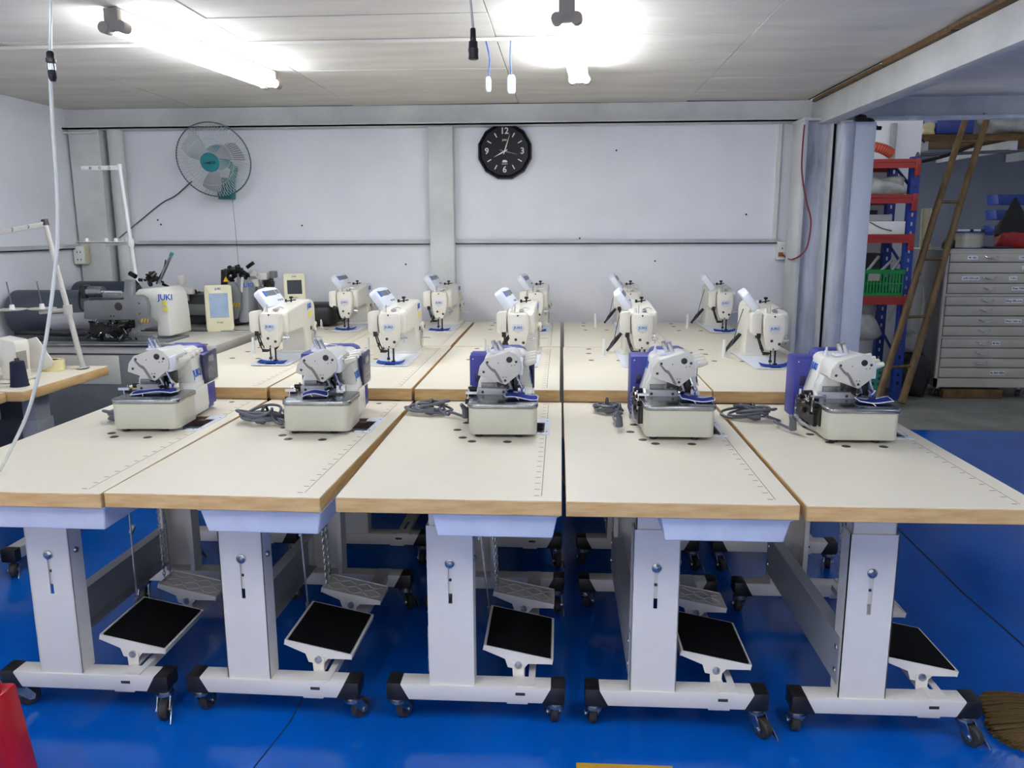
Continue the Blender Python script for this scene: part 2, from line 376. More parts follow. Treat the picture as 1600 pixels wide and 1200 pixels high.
def leg_frame(t, y, zt, rear, steel, seed):
    """column with slot, telescopic inner post, foot bar, end caps and casters; y = outer face"""
    s = 1 if not rear else -1      # direction of the open side
    rnd = random.Random(seed)
    xa, xb = -.094, .036; xm = (xa+xb)/2
    # outer channel: web with a real slot, two flanges
    b = MB(); ys_ = sorted((y, y+s*.003)); sl = .0055
    b.grid([xa, xm-sl, xm+sl, xb], [.136, .388, .518, .620], {(1, 1)}, ys_[0], ys_[1], 'y')
    for x0, x1 in ((xa, xa+.003), (xb-.003, xb)): b.box(x0, min(y, y+s*.062), .136, x1, max(y, y+s*.062), .620)
    for x0, x1 in ((xa+.003, xa+.016), (xb-.016, xb-.003)): b.box(x0, min(y+s*.059, y+s*.062), .136, x1, max(y+s*.059, y+s*.062), .620)
    c = b.build('leg', steel, t)
    b = MB(); y2 = y+s*.006
    b.box(xa+.007, min(y2, y2+s*.003), .416, xb-.007, max(y2, y2+s*.003), zt)
    for x0, x1 in ((xa+.007, xa+.010), (xb-.010, xb-.007)): b.box(x0, min(y2, y2+s*.046), .416, x1, max(y2, y2+s*.046), zt)
    b.box(xa-.03, min(y2, y2+s*.05), zt-.004, xb+.03, max(y2, y2+s*.05), zt)
    b.build('upper_leg', steel, t)
    b = MB(); b.lathe([(0, -.009), (.007, -.008), (.011, -.004), (.0135, -.0035), (.0135, 0)], (xm, y, .510), 'y' , 14) if s > 0 else b.lathe([(0, .009), (.009, .007), (.0135, 0)], (xm, y, .510), 'y', 14)
    b.build('bolt', 'zinc', c)
    MB().cyl((xm, y+s*.0055, .458), (xm, y+s*.004, .458), .0045, n=10).build('index_hole', 'plug', c)
    for z in (.205, .275):
        for x, q in ((xa, -1), (xb, 1)):
            if q > 0: continue
            MB().lathe([(0, q*.008), (.007, q*.007), (.0085, 0)], (x, y+s*.03, z), 'x', 10).build('bolt', 'zinc', c)
    MB().lathe([(0, .008), (.008, .006), (.010, 0)], (xb, y+s*.03, .515), 'x', 10).build('bolt', 'zinc', c)
    # foot bar
    y0, y1 = sorted((y-s*.006, y+s*.056))
    b = MB(); fx0, fx1 = -.185, .262
    b.prism([(fx0, .136), (fx0+.028, .088), (fx1-.028, .088), (fx1, .136)], 'y', y0, y1)
    f = b.build('foot_bar', steel, t, .003)
    b = MB(); b.box(.155, y0-.001 if s > 0 else y1-.001, .112, .183, y0+.001 if s > 0 else y1+.001, .121); b.build('slot', 'plug', f, .003)
    b = MB(); b.box(.13, y0+.005, .082, .19, y1-.005, .0885); b.build('clamp_plate', steel, f)
    e = .002
    for q, pts in ((-1, [(fx0+.004, .1390), (fx0+.033, .085), (fx0-.030, .085), (fx0-.036, .094), (fx0-.036, .1390)]), (1, [(fx1-.004, .1390), (fx1-.033, .085), (fx1+.030, .085), (fx1+.036, .094), (fx1+.036, .1390)])):
        MB().prism(pts, 'y', y0-e, y1+e).build('end_cap', 'black_plastic', t, .003)
    for x in (fx0-.008, fx1+.008): caster(t, x, (y0+y1)/2, rnd.choice((.3, .9, 2.2, -.5, -1.3, 1.6, -2.4)), .086)

def pedal(t, x, y0, y1, z, pad, w=.2):
    """treadle plate tilted about the long axis, on a bracket"""
    M = Matrix.Translation((x, (y0+y1)/2, z)) @ Matrix.Rotation(.20, 4, 'Y'); L = (y1-y0)/2; h = w/2
    b = MB(); b.box(-h, -L, -.004, h, L, 0, M)
    for q in (-1, 1): b.box(q*h-.002, -L, -.014, q*h+.002, L, .003, M)
    b.prism([(-h, .003), (h, .003), (h, -.012), (.035, -.026), (.022, -.05), (-.022, -.05), (-.035, -.026), (-h, -.012)], 'y', -L-.002, -L+.001, M)
    b.prism([(-h, .003), (h, .003), (h, -.012), (.035, -.026), (.022, -.05), (-.022, -.05), (-.035, -.026), (-h, -.012)], 'y', L-.001, L+.002, M)
    p = b.build('pedal', 'white_steel', t)
    if pad:
        MB().box(-h+.006, -L+.006, 0, h-.006, L-.006, .006, M).build('rubber_pad', 'rubber', p, .002)
    else:
        b = MB(); k = 0
        for i in range(6):
            for j in range(3):
                a = .7 if (i+j) % 2 else -.7; cx = -h+.025+i*(w-.05)/5; cy = -L+.025+j*(2*L-.05)/2
                b.box(-.016, -.003, 0, .016, .003, .002, M @ Matrix.Translation((cx, cy, 0)) @ Matrix.Rotation(a, 4, 'Z'))
        tag(b.build('tread_pattern', 'white_steel', p), kind='stuff')
    MB().lathe([(0, -.008), (.011, -.006), (.011, 0)], (x, (y0+y1)/2-L-.003, z-.035), 'y', 12).build('pivot_bolt', 'zinc', p)
    MB().prism([(x-.018, z-.028), (x+.018, z-.028), (x+.016, z-.07), (x+.010, z-.082), (x-.010, z-.082), (x-.016, z-.07)], 'y', (y0+y1)/2-L-.006, (y0+y1)/2-L-.002).build('bracket', 'white_steel', p)
    return p

def sewing_table(name, label, group, zt, overlock, seed=0, drawer=True):
    """origin: floor under the table's centre; y runs away from the viewer"""
    t = thing(name, label, 'table', (0, 0, 0), 0, group); O = -TL/2; th = .040 if overlock else .0475
    hx0, hx1, hy0, hy1 = .02, .225, .66, .86
    us = [-TW/2, hx0, hx1, TW/2]; vs = [O, O+hy0, O+hy1, O+TL]; holes = {(1, 1)} if overlock else set()
    top = MB().grid(us, vs, holes, zt-th, zt-.0015).build('tabletop', ['edge_wood'], t, weld=True, bevel=.002, seg=1)
    e = .0012
    MB().grid([-TW/2+e, hx0, hx1, TW/2-e], [O+e, O+hy0, O+hy1, O+TL-e], holes, zt-.0015, zt).build('laminate', 'laminate', top, weld=True)
    # printed ruler along the right side: line with dashes
    b = MB(); z = zt+.0003; xr = TW/2-.052
    b.add([(xr, O+.035, z), (xr+.0025, O+.035, z), (xr+.0025, O+TL-.05, z), (xr, O+TL-.05, z)], [(0, 1, 2, 3)])
    b.build('ruler_line', 'print_grey', top)
    b = MB(); k = 0; y = O+.035
    while y < O+TL-.05:
        b.add([(xr-.018, y, z), (xr-.004, y, z), (xr-.004, y+.004, z), (xr-.018, y+.004, z)], [(0, 1, 2, 3)]); y += .0508
    tag(b.build('ruler_marks', 'print_dark', top), kind='stuff')
    disc = [(.0, .0012), (.012, .0012), (.014, 0)]
    if overlock:
        for (x, y) in ((.00, .555), (.112, .555), (-.035, .60), (-.045, .80), (.18, .80), (-.065, .70)):
            MB().lathe(disc[::-1], (x, O+y, zt), 'z', 18).build('hole_plug', 'plug', top)
        for (x, y) in ((-.16, 1.09), (.16, 1.1)): MB().lathe([(.011, .0005), (.0, .0006)], (x, O+y, zt), 'z', 14).build('hole_plug', 'core_wood', top)
        # slot plate right of the machine, framing the hole
        pz0, pz1 = zt, zt+.0022
        b = MB().grid([hx0+.11, hx1-.038, hx1, hx1+.018], [O+hy0-.012, O+hy0+.012, O+hy1-.05, O+hy1+.002], {(1, 1), (0, 1), (0, 0), (0, 2)}, pz0, pz1)
        p = b.build('slot_plate', 'panel_white', top, weld=True)
        for x, y in ((hx1-.01, hy0), (hx1+.008, hy0+.02), (hx1+.008, hy1-.03)): MB().lathe([(.004, .001), (0, .0015)], (x, O+y, pz1), 'z', 8).build('screw', 'plug', p)
        b = MB(); i = .001
        b.grid([hx0+i, hx0+.004, hx1-.004, hx1-i], [O+hy0+i, O+hy0+.004, O+hy1-.004, O+hy1-i], {(1, 1)}, zt-.038, zt-.003); b.build('hole_lining', 'core_wood', top)
    else:
        for (x, y) in ((-.15, .72), (-.155, .93), (-.02, .715), (-.15, 1.08)):
            MB().lathe(disc[::-1], (x, O+y, zt), 'z', 18).build('hole_plug', 'print_dark', top)
        MB().lathe([(.020, 0), (.018, .003), (.008, .006), (.0075, .085), (.006, .088), (0, .088)], (-.085, O+.83, zt), 'z', 14).build('spool_pin', 'paint_white', top)
    leg_frame(t, O+.215, zt-th, False, 'white_steel', seed)
    leg_frame(t, O+TL-.145, zt-th, True, 'white_steel', seed+50)
    # long channel joining the two leg columns on the left
    b = MB(); x = -.094; y0, y1 = O+.225, O+TL-.155
    b.box(x-.004, y0, .170, x-.001, y1, .310).box(x-.001, y0+.06, .170, x+.034, y1-.06, .173).box(x-.001, y0+.06, .307, x+.034, y1-.06, .310)
    b.build('crossbar', 'grey_steel', t)
    # slotted bar that carries the treadles
    xb = .185; y0, y1 = O+.215, O+TL-.145
    b = MB().grid([xb-.025, xb-.006, xb+.006, xb+.025], [y0, y0+.05, y0+.15, y0+.5, y0+.6, y1], {(1, 1), (1, 3)}, .136, .139)
    b.box(xb-.025, y0, .118, xb-.023, y1, .136).box(xb+.023, y0, .118, xb+.025, y1, .136); b.build('treadle_bar', 'white_steel', t)
    if overlock:
        pedal(t, .160, O+.280, O+.535, .205, True, .205)
        pedal(t, .160, O+.63, O+.745, .208, False, .205)
        b = MB(); b.tube([(.055, O+.50, .225), (-.01, O+.62, zt-.05)], .003, 6); b.cyl((.053, O+.50, .215), (.053, O+.50, .24), .006, n=8); b.cyl((.018, O+.567, .44), (.027, O+.572, .465), .008, n=8)
        b.build('pull_rod', 'zinc', t)
        b = MB(); chain(b, (.068, O+.66, .225), (.03, O+.72, zt-.045)); chain(b, (.068, O+.70, .225), (.045, O+.72, zt-.045))
        tag(b.build('pull_chain', 'zinc', t), kind='stuff')
        if drawer:
            b = MB(); x0, x1, y0, y1, z1, z0 = -.045, .272, O+.03, O+.40, zt-th-.004, zt-th-.074; q = .012; d = .003
            o_ = [(x0, y0), (x1, y0), (x1, y1), (x0, y1)]; i_ = [(x0+q, y0+q), (x1-q, y0+q), (x1-q, y1-q), (x0+q, y1-q)]
            b.prism(i_, 'z', z0, z1-.008, top=o_)
            b.box(x0-.006, y0-.006, z1-.008, x1+.006, y1+.006, z1)
            b.build('drawer', 'drawer_plastic', t, .006, 3)
    else:
        # drive control box under the top
        MB().box(-.16, O+.62, zt-.20, .10, O+.92, zt-th-.004).build('control_box', 'black_plastic', t, .006)
    return t

Z1, Z2, Y1, Y2, Y3 = .773, .821, 1.891, 3.045, 4.1985
row_words = ['leftmost', 'second from left', 'middle', 'second from right', 'rightmost']
row_words_b = ['leftmost', 'second', 'middle', 'fourth', 'rightmost']
XC = [-1.443, -.868, -.277, .297, .876]
XC2 = [-1.440, -.862, -.285, .295, .868]
XC3 = [-1.440, -.868, -.285, .300, .868]
base_a = sewing_table('sewing_table', '', 'overlock tables of the front row', Z1, True, 3)
base_b = sewing_table('sewing_table', '', 'lockstitch tables of the middle and back rows', Z2, False, 9)
ROT1 = [-.012, -.022, .0, .004, .006]
for i in range(5):
    o = base_a if i == 0 else dup(base_a, skip=('drawer',) if i == 4 else ())
    o.location = (XC[i], Y1+TL/2+(-.004 if i == 4 else 0), 0); o.rotation_euler.z = ROT1[i]
    o['label'] = 'cream-topped overlock table, %s of the front row%s' % (row_words[i], ', the only one without a white drawer' if i == 4 else '')
for r, (yy, xx) in enumerate(((Y2, XC2), (Y3, XC3))):
    for i in range(5):
        o = base_b if (r == 0 and i == 0) else dup(base_b)
        o.location = (xx[i], yy+TL/2, random.uniform(-.001, .002)); o.rotation_euler.z = random.uniform(-.0012, .0012)
        o['label'] = 'cream-topped lockstitch table, %s of the %s row' % (row_words_b[i], 'middle' if r == 0 else 'back')
# ================================================================ overlock machines (front row)
def screw(parent, p, r=.004, axis='y', d=-1, m='plug'):
    return MB().lathe([(0, d*.0016), (r*.8, d*.0015), (r, 0)], p, axis, 10).build('screw', m, parent)
def knob_prof(r, l): return [(r*.55, 0), (r*.55, l*.2), (r, l*.25), (r*1.02, l*.6), (r*.75, l*.95), (0, l)]
def rounded(x0, y0, x1, y1, r, corners=(1, 1, 1, 1), n=4):
    out = []
    for (cx, cy, a0, on) in ((x0+r, y0+r, PI, corners[0]), (x1-r, y0+r, 1.5*PI, corners[1]), (x1-r, y1-r, 0, corners[2]), (x0+r, y1-r, .5*PI, corners[3])):
        if on: out += [(cx+r*math.cos(a0+i*PI/2/n), cy+r*math.sin(a0+i*PI/2/n)) for i in range(n+1)]
        else: out.append((cx-r if math.cos(a0+PI/4) < 0 else cx+r, cy-r if math.sin(a0+PI/4) < 0 else cy+r))
    return out

mat('channel_grey', (118, 114, 108), .5); mat('feed_grey', (128, 128, 126), .35, metal=.6)
def overlock():
    t = thing('overlock_machine', '', 'sewing machine', (0, 0, 0), 0, 'overlock machines of the front row')
    # cloth plate cover: cream box with steel lid
    MB().prism(rounded(0, 0, .218, .165, .022, (1, 1, 1, 0)), 'z', .012, .097).build('cover_box', 'cover_cream', t, .002)
    lid = MB().prism(rounded(-.003, -.004, .222, .172, .024, (1, 1, 1, 0)), 'z', .0965, .112).build('steel_lid', 'brushed', t, .004, 3)
    b = MB()
    for x, y in ((.03, .03), (.16, .03), (.03, .27), (.17, .27)): b.cyl((x, y, 0), (x, y, .014), .012, n=12)
    b.box(.02, .02, .008, .19, .30, .013); b.build('base_plate', 'black_plastic', t)
    # lower casting behind the cover, open working parts on the left
    MB().prism([(.168, .012), (.315, .012), (.315, .125), (.20, .125), (.168, .11)], 'x', .012, .200).build('base_casting', 'machine_white', t, .004)
    b = MB(); b.box(-.012, .10, .03, .012, .29, .085); b.box(-.006, .06, .04, .0, .20, .10)
    for i, (y, z) in enumerate(((.09, .10), (.13, .115), (.17, .095), (.20, .12), (.24, .10), (.12, .07), (.19, .065))): b.cyl((-.018, y, z), (.010, y+.005, z), .009-(i % 3)*.002, n=10)
    b.build('looper_gear', 'dark_metal', t)
    b = MB(); b.tube([(-.010, .12, .128), (-.012, .12, .07)], .003, 6); b.tube([(-.012, .15, .13), (-.006, .18, .06)], .003, 6); b.tube([(-.014, .20, .12), (-.014, .16, .10), (-.014, .22, .085)], .0025, 6); b.box(-.016, .09, .125, .02, .10, .133)
    b.cyl((-.014, .25, .09), (-.014, .25, .125), .004, n=8); b.build('linkage', 'chrome', t)
    MB().tube([(-.004, .315, .02), (-.012, .22, .014), (.03, .06, .006)], .006, 8).build('belt_guard', 'grey_steel', t)
    b = MB(); chain(b, (-.02, .26, .10), (-.022, .27, .01)); tag(b.build('pull_chain', 'zinc', t), kind='stuff')
    # throat plate bars
    bar = MB().box(.018, .150, .106, .172, .172, .133).build('throat_bar', 'grey_steel', t, .002)
    screw(bar, (.035, .150, .120), .005); screw(bar, (.105, .150, .120), .005)
    b = MB().box(.03, .155, .133, .165, .18, .150).box(.05, .152, .136, .075, .156, .148); b.build('feed_plate', 'feed_grey', t, .001)
    for k in range(4): MB().box(.085+k*.02, .1535, .137, .095+k*.02, .1552, .147).build('feed_slot', 'plug', t)
    # arm: outline of the head drawn out to the back, then the column
    face = [(.025, .190), (.031, .218), (.050, .243), (.128, .268), (.147, .259), (.160, .240), (.166, .216), (.163, .197), (.116, .158)]
    arm = [(x*1.0+.002, z*1.0) for x, z in face]
    MB().prism(arm, 'y', .094, .262, top=[(.036, .185), (.040, .215), (.056, .240), (.098, .252), (.135, .258), (.158, .250), (.172, .226), (.176, .190), (.13, .150)]).build('arm', 'machine_white', t, .006, 2)
    b = MB().prism([(.006, .02), (.010, .118), (.024, .165), (.040, .232), (.056, .244), (.165, .247), (.184, .232), (.188, .180), (.200, .11), (.200, .02)], 'y', .222, .318)
    b.build('column', 'machine_white', t, .008, 2)
    b = MB().prism([(.02, .115), (.018, .15), (.035, .185), (.11, .165), (.125, .14), (.125, .115)], 'y', .165, .225); b.build('lower_arm', 'machine_white', t, .008, 2)
    # front face plate with screws and thread channel
    fp = MB().prism(face, 'y', .083, .0945).build('face_plate', 'face_grey', t, .002)
    for x, z in ((.056, .232), (.150, .234), (.044, .200), (.114, .172)): screw(fp, (x, .083, z), .0045)
    MB().lathe([(0, -.002), (.007, -.0025), (.010, -.001), (.010, 0)], (.128, .083, .241), 'y', 16).build('oil_gauge', 'black_plastic', fp)
    for x, z in ((.135, .222), (.146, .224), (.108, .183), (.117, .183), (.092, .230)): screw(fp, (x, .083, z), .0018)
    b = MB(); pts = [(.050, .229), (.055, .230), (.071, .213), (.081, .209), (.090, .196), (.108, .164), (.097, .167), (.079, .199), (.072, .203), (.064, .210)]
    b.prism(pts, 'y', .0812, .0832); b.build('thread_channel', 'channel_grey', fp)
    # chrome thread guides on top
    for x, ln in ((.070, .040), (.088, .038)):
        MB().cyl((x+.014, .17, .252), (x, .165, .252+ln), .0080, n=12).build('thread_guide', 'chrome', t)
    b = MB(); b.box(.060, .155, .250, .11, .19, .258); b.cyl((.05, .21, .245), (.05, .21, .262), .006, n=12); b.cyl((.05, .21, .262), (.05, .21, .272), .0035, n=10); b.cyl((.125, .2, .25), (.125, .2, .26), .010, n=12); b.build('top_fittings', 'panel_white', t, .001)
    b = MB().tube(smooth_path([(.07, .16, .268), (.10, .19, .272), (.13, .23, .262)]), .0012, 5); b.build('thread_hook', 'chrome', t)
    # right side: bright cover and tension knobs
    MB().prism([(.095, .188), (.095, .236), (.150, .240), (.152, .188)], 'x', .158, .171).build('side_cover', 'panel_white', t, .002)
    for i in range(4):
        y = .150+i*.036; M = Matrix.Rotation(-.30, 4, 'Y')
        MB().lathe(knob_prof(.0100, .054), (.164, y, .212+i*.004), 'x', 14, M).build('tension_knob', 'machine_cream', t)
    MB().box(.165, .13, .222, .173, .29, .236).build('knob_rail', 'chrome', t, .001)
    # needle and presser mechanism
    b = MB(); rn = random.Random(4)
    for i in range(16):
        x = rn.uniform(.118, .175); y = rn.uniform(.10, .165); z = rn.uniform(.115, .185); d = Vector((rn.uniform(-.02, .02), rn.uniform(-.012, .012), rn.uniform(-.03, .03)))
        b.cyl((x, y, z), (x+d.x, y+d.y, z+d.z), rn.choice((.003, .004, .0055)), n=8)
    b.box(.155, .10, .12, .178, .125, .145); b.tube([(.15, .095, .19), (.165, .10, .15), (.172, .105, .118)], .004, 8); b.build('presser_foot', 'chrome', t)
    b = MB().box(.085, .11, .150, .130, .16, .168).box(.118, .105, .128, .135, .16, .175).box(.14, .12, .13, .16, .165, .18); b.build('needle_clamp', 'dark_metal', t, .002)
    MB().cyl((.122, .10, .172), (.134, .104, .140), .004, n=8).build('needle_bar', 'zinc', t)
    MB().prism([(.165, .03), (.18, .10), (.225, .11), (.30, .11), (.305, .03)], 'x', .200, .206).build('lower_cover', 'machine_white', t, .002)
    b = MB().box(.196, .14, .02, .204, .17, .11); b.build('side_bracket', 'grey_steel', t)
    # blue motor housing at the back with panel on the right
    b = MB().box(-.022, .300, .012, .16, .405, .222); bb = b.build('motor_housing', 'blue_box', t, .006, 2)
    b = MB().prism([(.042, .20), (.048, .236), (.062, .246), (.150, .247), (.172, .238), (.186, .20)], 'y', .316, .395); b.build('motor_hump', 'blue_box', bb, .006, 2)
    for z0, z1 in ((.125, .16), (.05, .085)):
        MB().box(-.004, .2985, z0, .014, .3005, z1).build('vent_cover', 'navy_panel', bb, .001)
    MB().box(.024, .2985, .135, .036, .3005, .165).build('vent_cover', 'navy_panel', bb, .001)
    screw(bb, (-.010, .300, .208), .0022, m='panel_white')
    MB().box(-.014, .292, .012, .0, .31, .05).build('corner_label', 'panel_white', bb)
    MB().box(.16, .30, .02, .196, .40, .215).build('panel_housing', 'blue_box', bb, .004)
    p = MB().prism([(.285, .105), (.285, .215), (.41, .222), (.41, .112)], 'x', .196, .206).build('control_panel', 'navy_panel', bb, .003)
    MB().box(.2058, .325, .182, .2068, .375, .205).build('display', 'lcd', p)
    for i in range(3):
        for j in range(2): MB().box(.2058, .318+i*.028, .125+j*.022, .2066, .330+i*.028, .137+j*.022).build('button', 'lcd', p)
    MB().box(.2055, .287, .106, .2066, .408, .110).build('silver_edge', 'chrome', p)
    MB().prism([(.30, .006), (.31, .10), (.40, .11), (.40, .006)], 'x', .165, .186).build('lower_housing', 'blue_box', bb, .003)
    # lettering on both sides
    letter('JUKI', .036, 'logo_blue', t, (.1942, .243, .156), '+x', sx=.95).rotation_euler = (0, -.17, 0)
    letter('JUKI', .032, 'logo_blue', t, (.0305, .262, .2), '-x', sx=.9).rotation_euler = (0, .23, 0)
    return t
ov = overlock()
OVP = [(-1.475, 2.496), (-.901, 2.497), (-.292, 2.482), (.266, 2.479), (.823, 2.466)]
OVR = [.05, .025, .02, .0, .0]
desc = ['seen from its right side', 'lid edge gleaming', 'face turned to the viewer', 'looper parts showing at left', 'blue lettering on its left side']
for i, (x, y) in enumerate(OVP):
    o = ov if i == 0 else dup(ov)
    o.location = (x, y, Z1+.001); o.rotation_euler.z = OVR[i]
    o['label'] = 'overlock sewing machine on the %s front table, %s' % (row_words[i], desc[i])

# blue cloth samples on the steel lids
def scrap(x, y, z, w, d, rz, wave, seed, label):
    rn = random.Random(seed); nx, ny = 10, 6; b = MB(); top = []; P = lambda i, j: None
    vs = []
    for j in range(ny+1):
        for i in range(nx+1):
            u, v = i/nx-.5, j/ny-.5; sx_ = 1-.18*abs(v)
            zz = wave*(math.sin(u*4.2+seed)+.5*math.sin(v*5+u*3+seed*2))+wave*1.6
            vs.append((u*w*sx_, v*d+.10*d*math.sin(u*5+seed), zz+.001))
    n = len(vs); vs += [(a, c, e+.0018) for a, c, e in vs]; k = nx+1; fs = []
    for j in range(ny):
        for i in range(nx):
            a = j*k+i; fs += [(a, a+k, a+k+1, a+1), (n+a, n+a+1, n+a+k+1, n+a+k)]
    rim = [i for i in range(k)] + [j*k+nx for j in range(1, ny+1)] + [ny*k+i for i in range(nx-1, -1, -1)] + [j*k for j in range(ny-1, 0, -1)]
    for a, c in zip(rim, rim[1:]+rim[:1]): fs.append((a, c, n+c, n+a))
    t = thing('fabric_scrap', label, 'fabric', (x, y, z), rz, 'blue test scraps on the overlock machines')
    MB().add(vs, fs).build('cloth', 'fabric_blue', t)
    MB().tube([Vector(vs[n+i])+Vector((0, 0, .0005)) for i in rim], .0016, 5, closed=True).build('overlocked_edge', 'thread_white', t)
    p = Vector(vs[n+3]); MB().tube(smooth_path([p, p+Vector((.004, -.012, .0)), p+Vector((.009, -.022, -.004))]), .0012, 5).build('thread_tail', 'thread_white', t)
    return t
SCR = [(.105, .10, .15, .07, .05), (.085, .085, .085, .075, .25), (.165, .085, .11, .07, .1), (.175, .085, .11, .07, -.05), (.170, .090, .11, .07, -.1)]
for i, ((x, y), (dx, dy, w_, d_, r_)) in enumerate(zip(OVP, SCR)):
    scrap(x+dx, y+dy, Z1+.1135, w_, d_, r_, .0035, i+1, 'blue cloth scrap with white stitched edge on the %s overlock machine' % row_words[i])

# coiled grey power cords beside the overlock machines
def cord(cx, cy, z, seed, label, end, w=.15, d=.08):
    rn = random.Random(seed); pts = []; n = 5; hz = [rn.uniform(.004, .030) for _ in range(n+1)]; px_ = [rn.uniform(-.25, .25) for _ in range(n+1)]
    for k in range(n*10+1):
        a = 2*PI*k/10; j = k/10
        pts.append((cx+w*(.5-.05*rn.random())*math.cos(a)*(1-.08*j)+w*px_[int(j)]*.5+rn.uniform(-.004, .004), cy+d*(.5-.06*rn.random())*math.sin(a)+.012*math.sin(j*2.1), z+.006+.004*j+hz[int(j)]*(1+math.sin(a+seed*1.3+j))*.55))
    pts += [(cx+w*.3, cy-d*.5, z+.02)]
    t = thing('power_cord', label, 'cord', (cx, cy, z), 0, 'coiled grey cords on the front tables')
    off = Vector((cx, cy, z))
    e = Vector(end)
    pts2 = smooth_path([Vector(p)-off for p in pts] + [Vector((w*.5, -d*.7, .010)), (e-off)*.6+Vector((0, 0, .012)), e-off], 3)
    MB().tube(pts2, .0048, 7).build('cable', 'cord_grey', t)
    b = MB(); b.lathe([(.006, 0), (.008, .01), (.013, .016), (.015, .03), (.013, .045), (.0, .046)], (-.02, -d*.42, .018), 'x', 12); b.cyl((.026, -d*.42-.006, .018), (.042, -d*.42-.006, .018), .0022, n=6); b.cyl((.026, -d*.42+.006, .018), (.042, -d*.42+.006, .018), .0022, n=6)
    b.build('plug', 'cord_grey', t)
    b = MB(); b.ring((w*.05, 0, .022), d*.32, .005, 'x', 16, 6); b.build('tie', 'cord_black', t)
    b = MB(); b.tube([(e-off)+Vector((-.012, -.02, .05)), (e-off)+Vector((0, -.008, .03)), (e-off)+Vector((.002, -.002, 0))], [.006, .011, .013], 10); b.build('strain_relief', 'cord_grey', t)
    return t
cord(-1.545, 2.66, Z1, 1, 'thin grey cord loop left of the leftmost overlock machine', (-1.49, 2.70, Z1+.014), .09, .06)
cord(-1.035, 2.67, Z1, 2, 'grey cord bundle left of the second overlock machine', (-.915, 2.60, Z1+.015), .19, .10)
cord(-.475, 2.83, Z1, 3, 'grey cord bundle left of the middle overlock machine', (-.33, 2.72, Z1+.014), .16, .09)
cord(.165, 2.88, Z1, 4, 'grey cord coil left of the fourth overlock machine', (.195, 2.62, Z1+.013), .11, .09)
cord(.665, 2.80, Z1, 5, 'grey cord bundle left of the rightmost overlock machine', (.755, 2.60, Z1+.013), .17, .10)

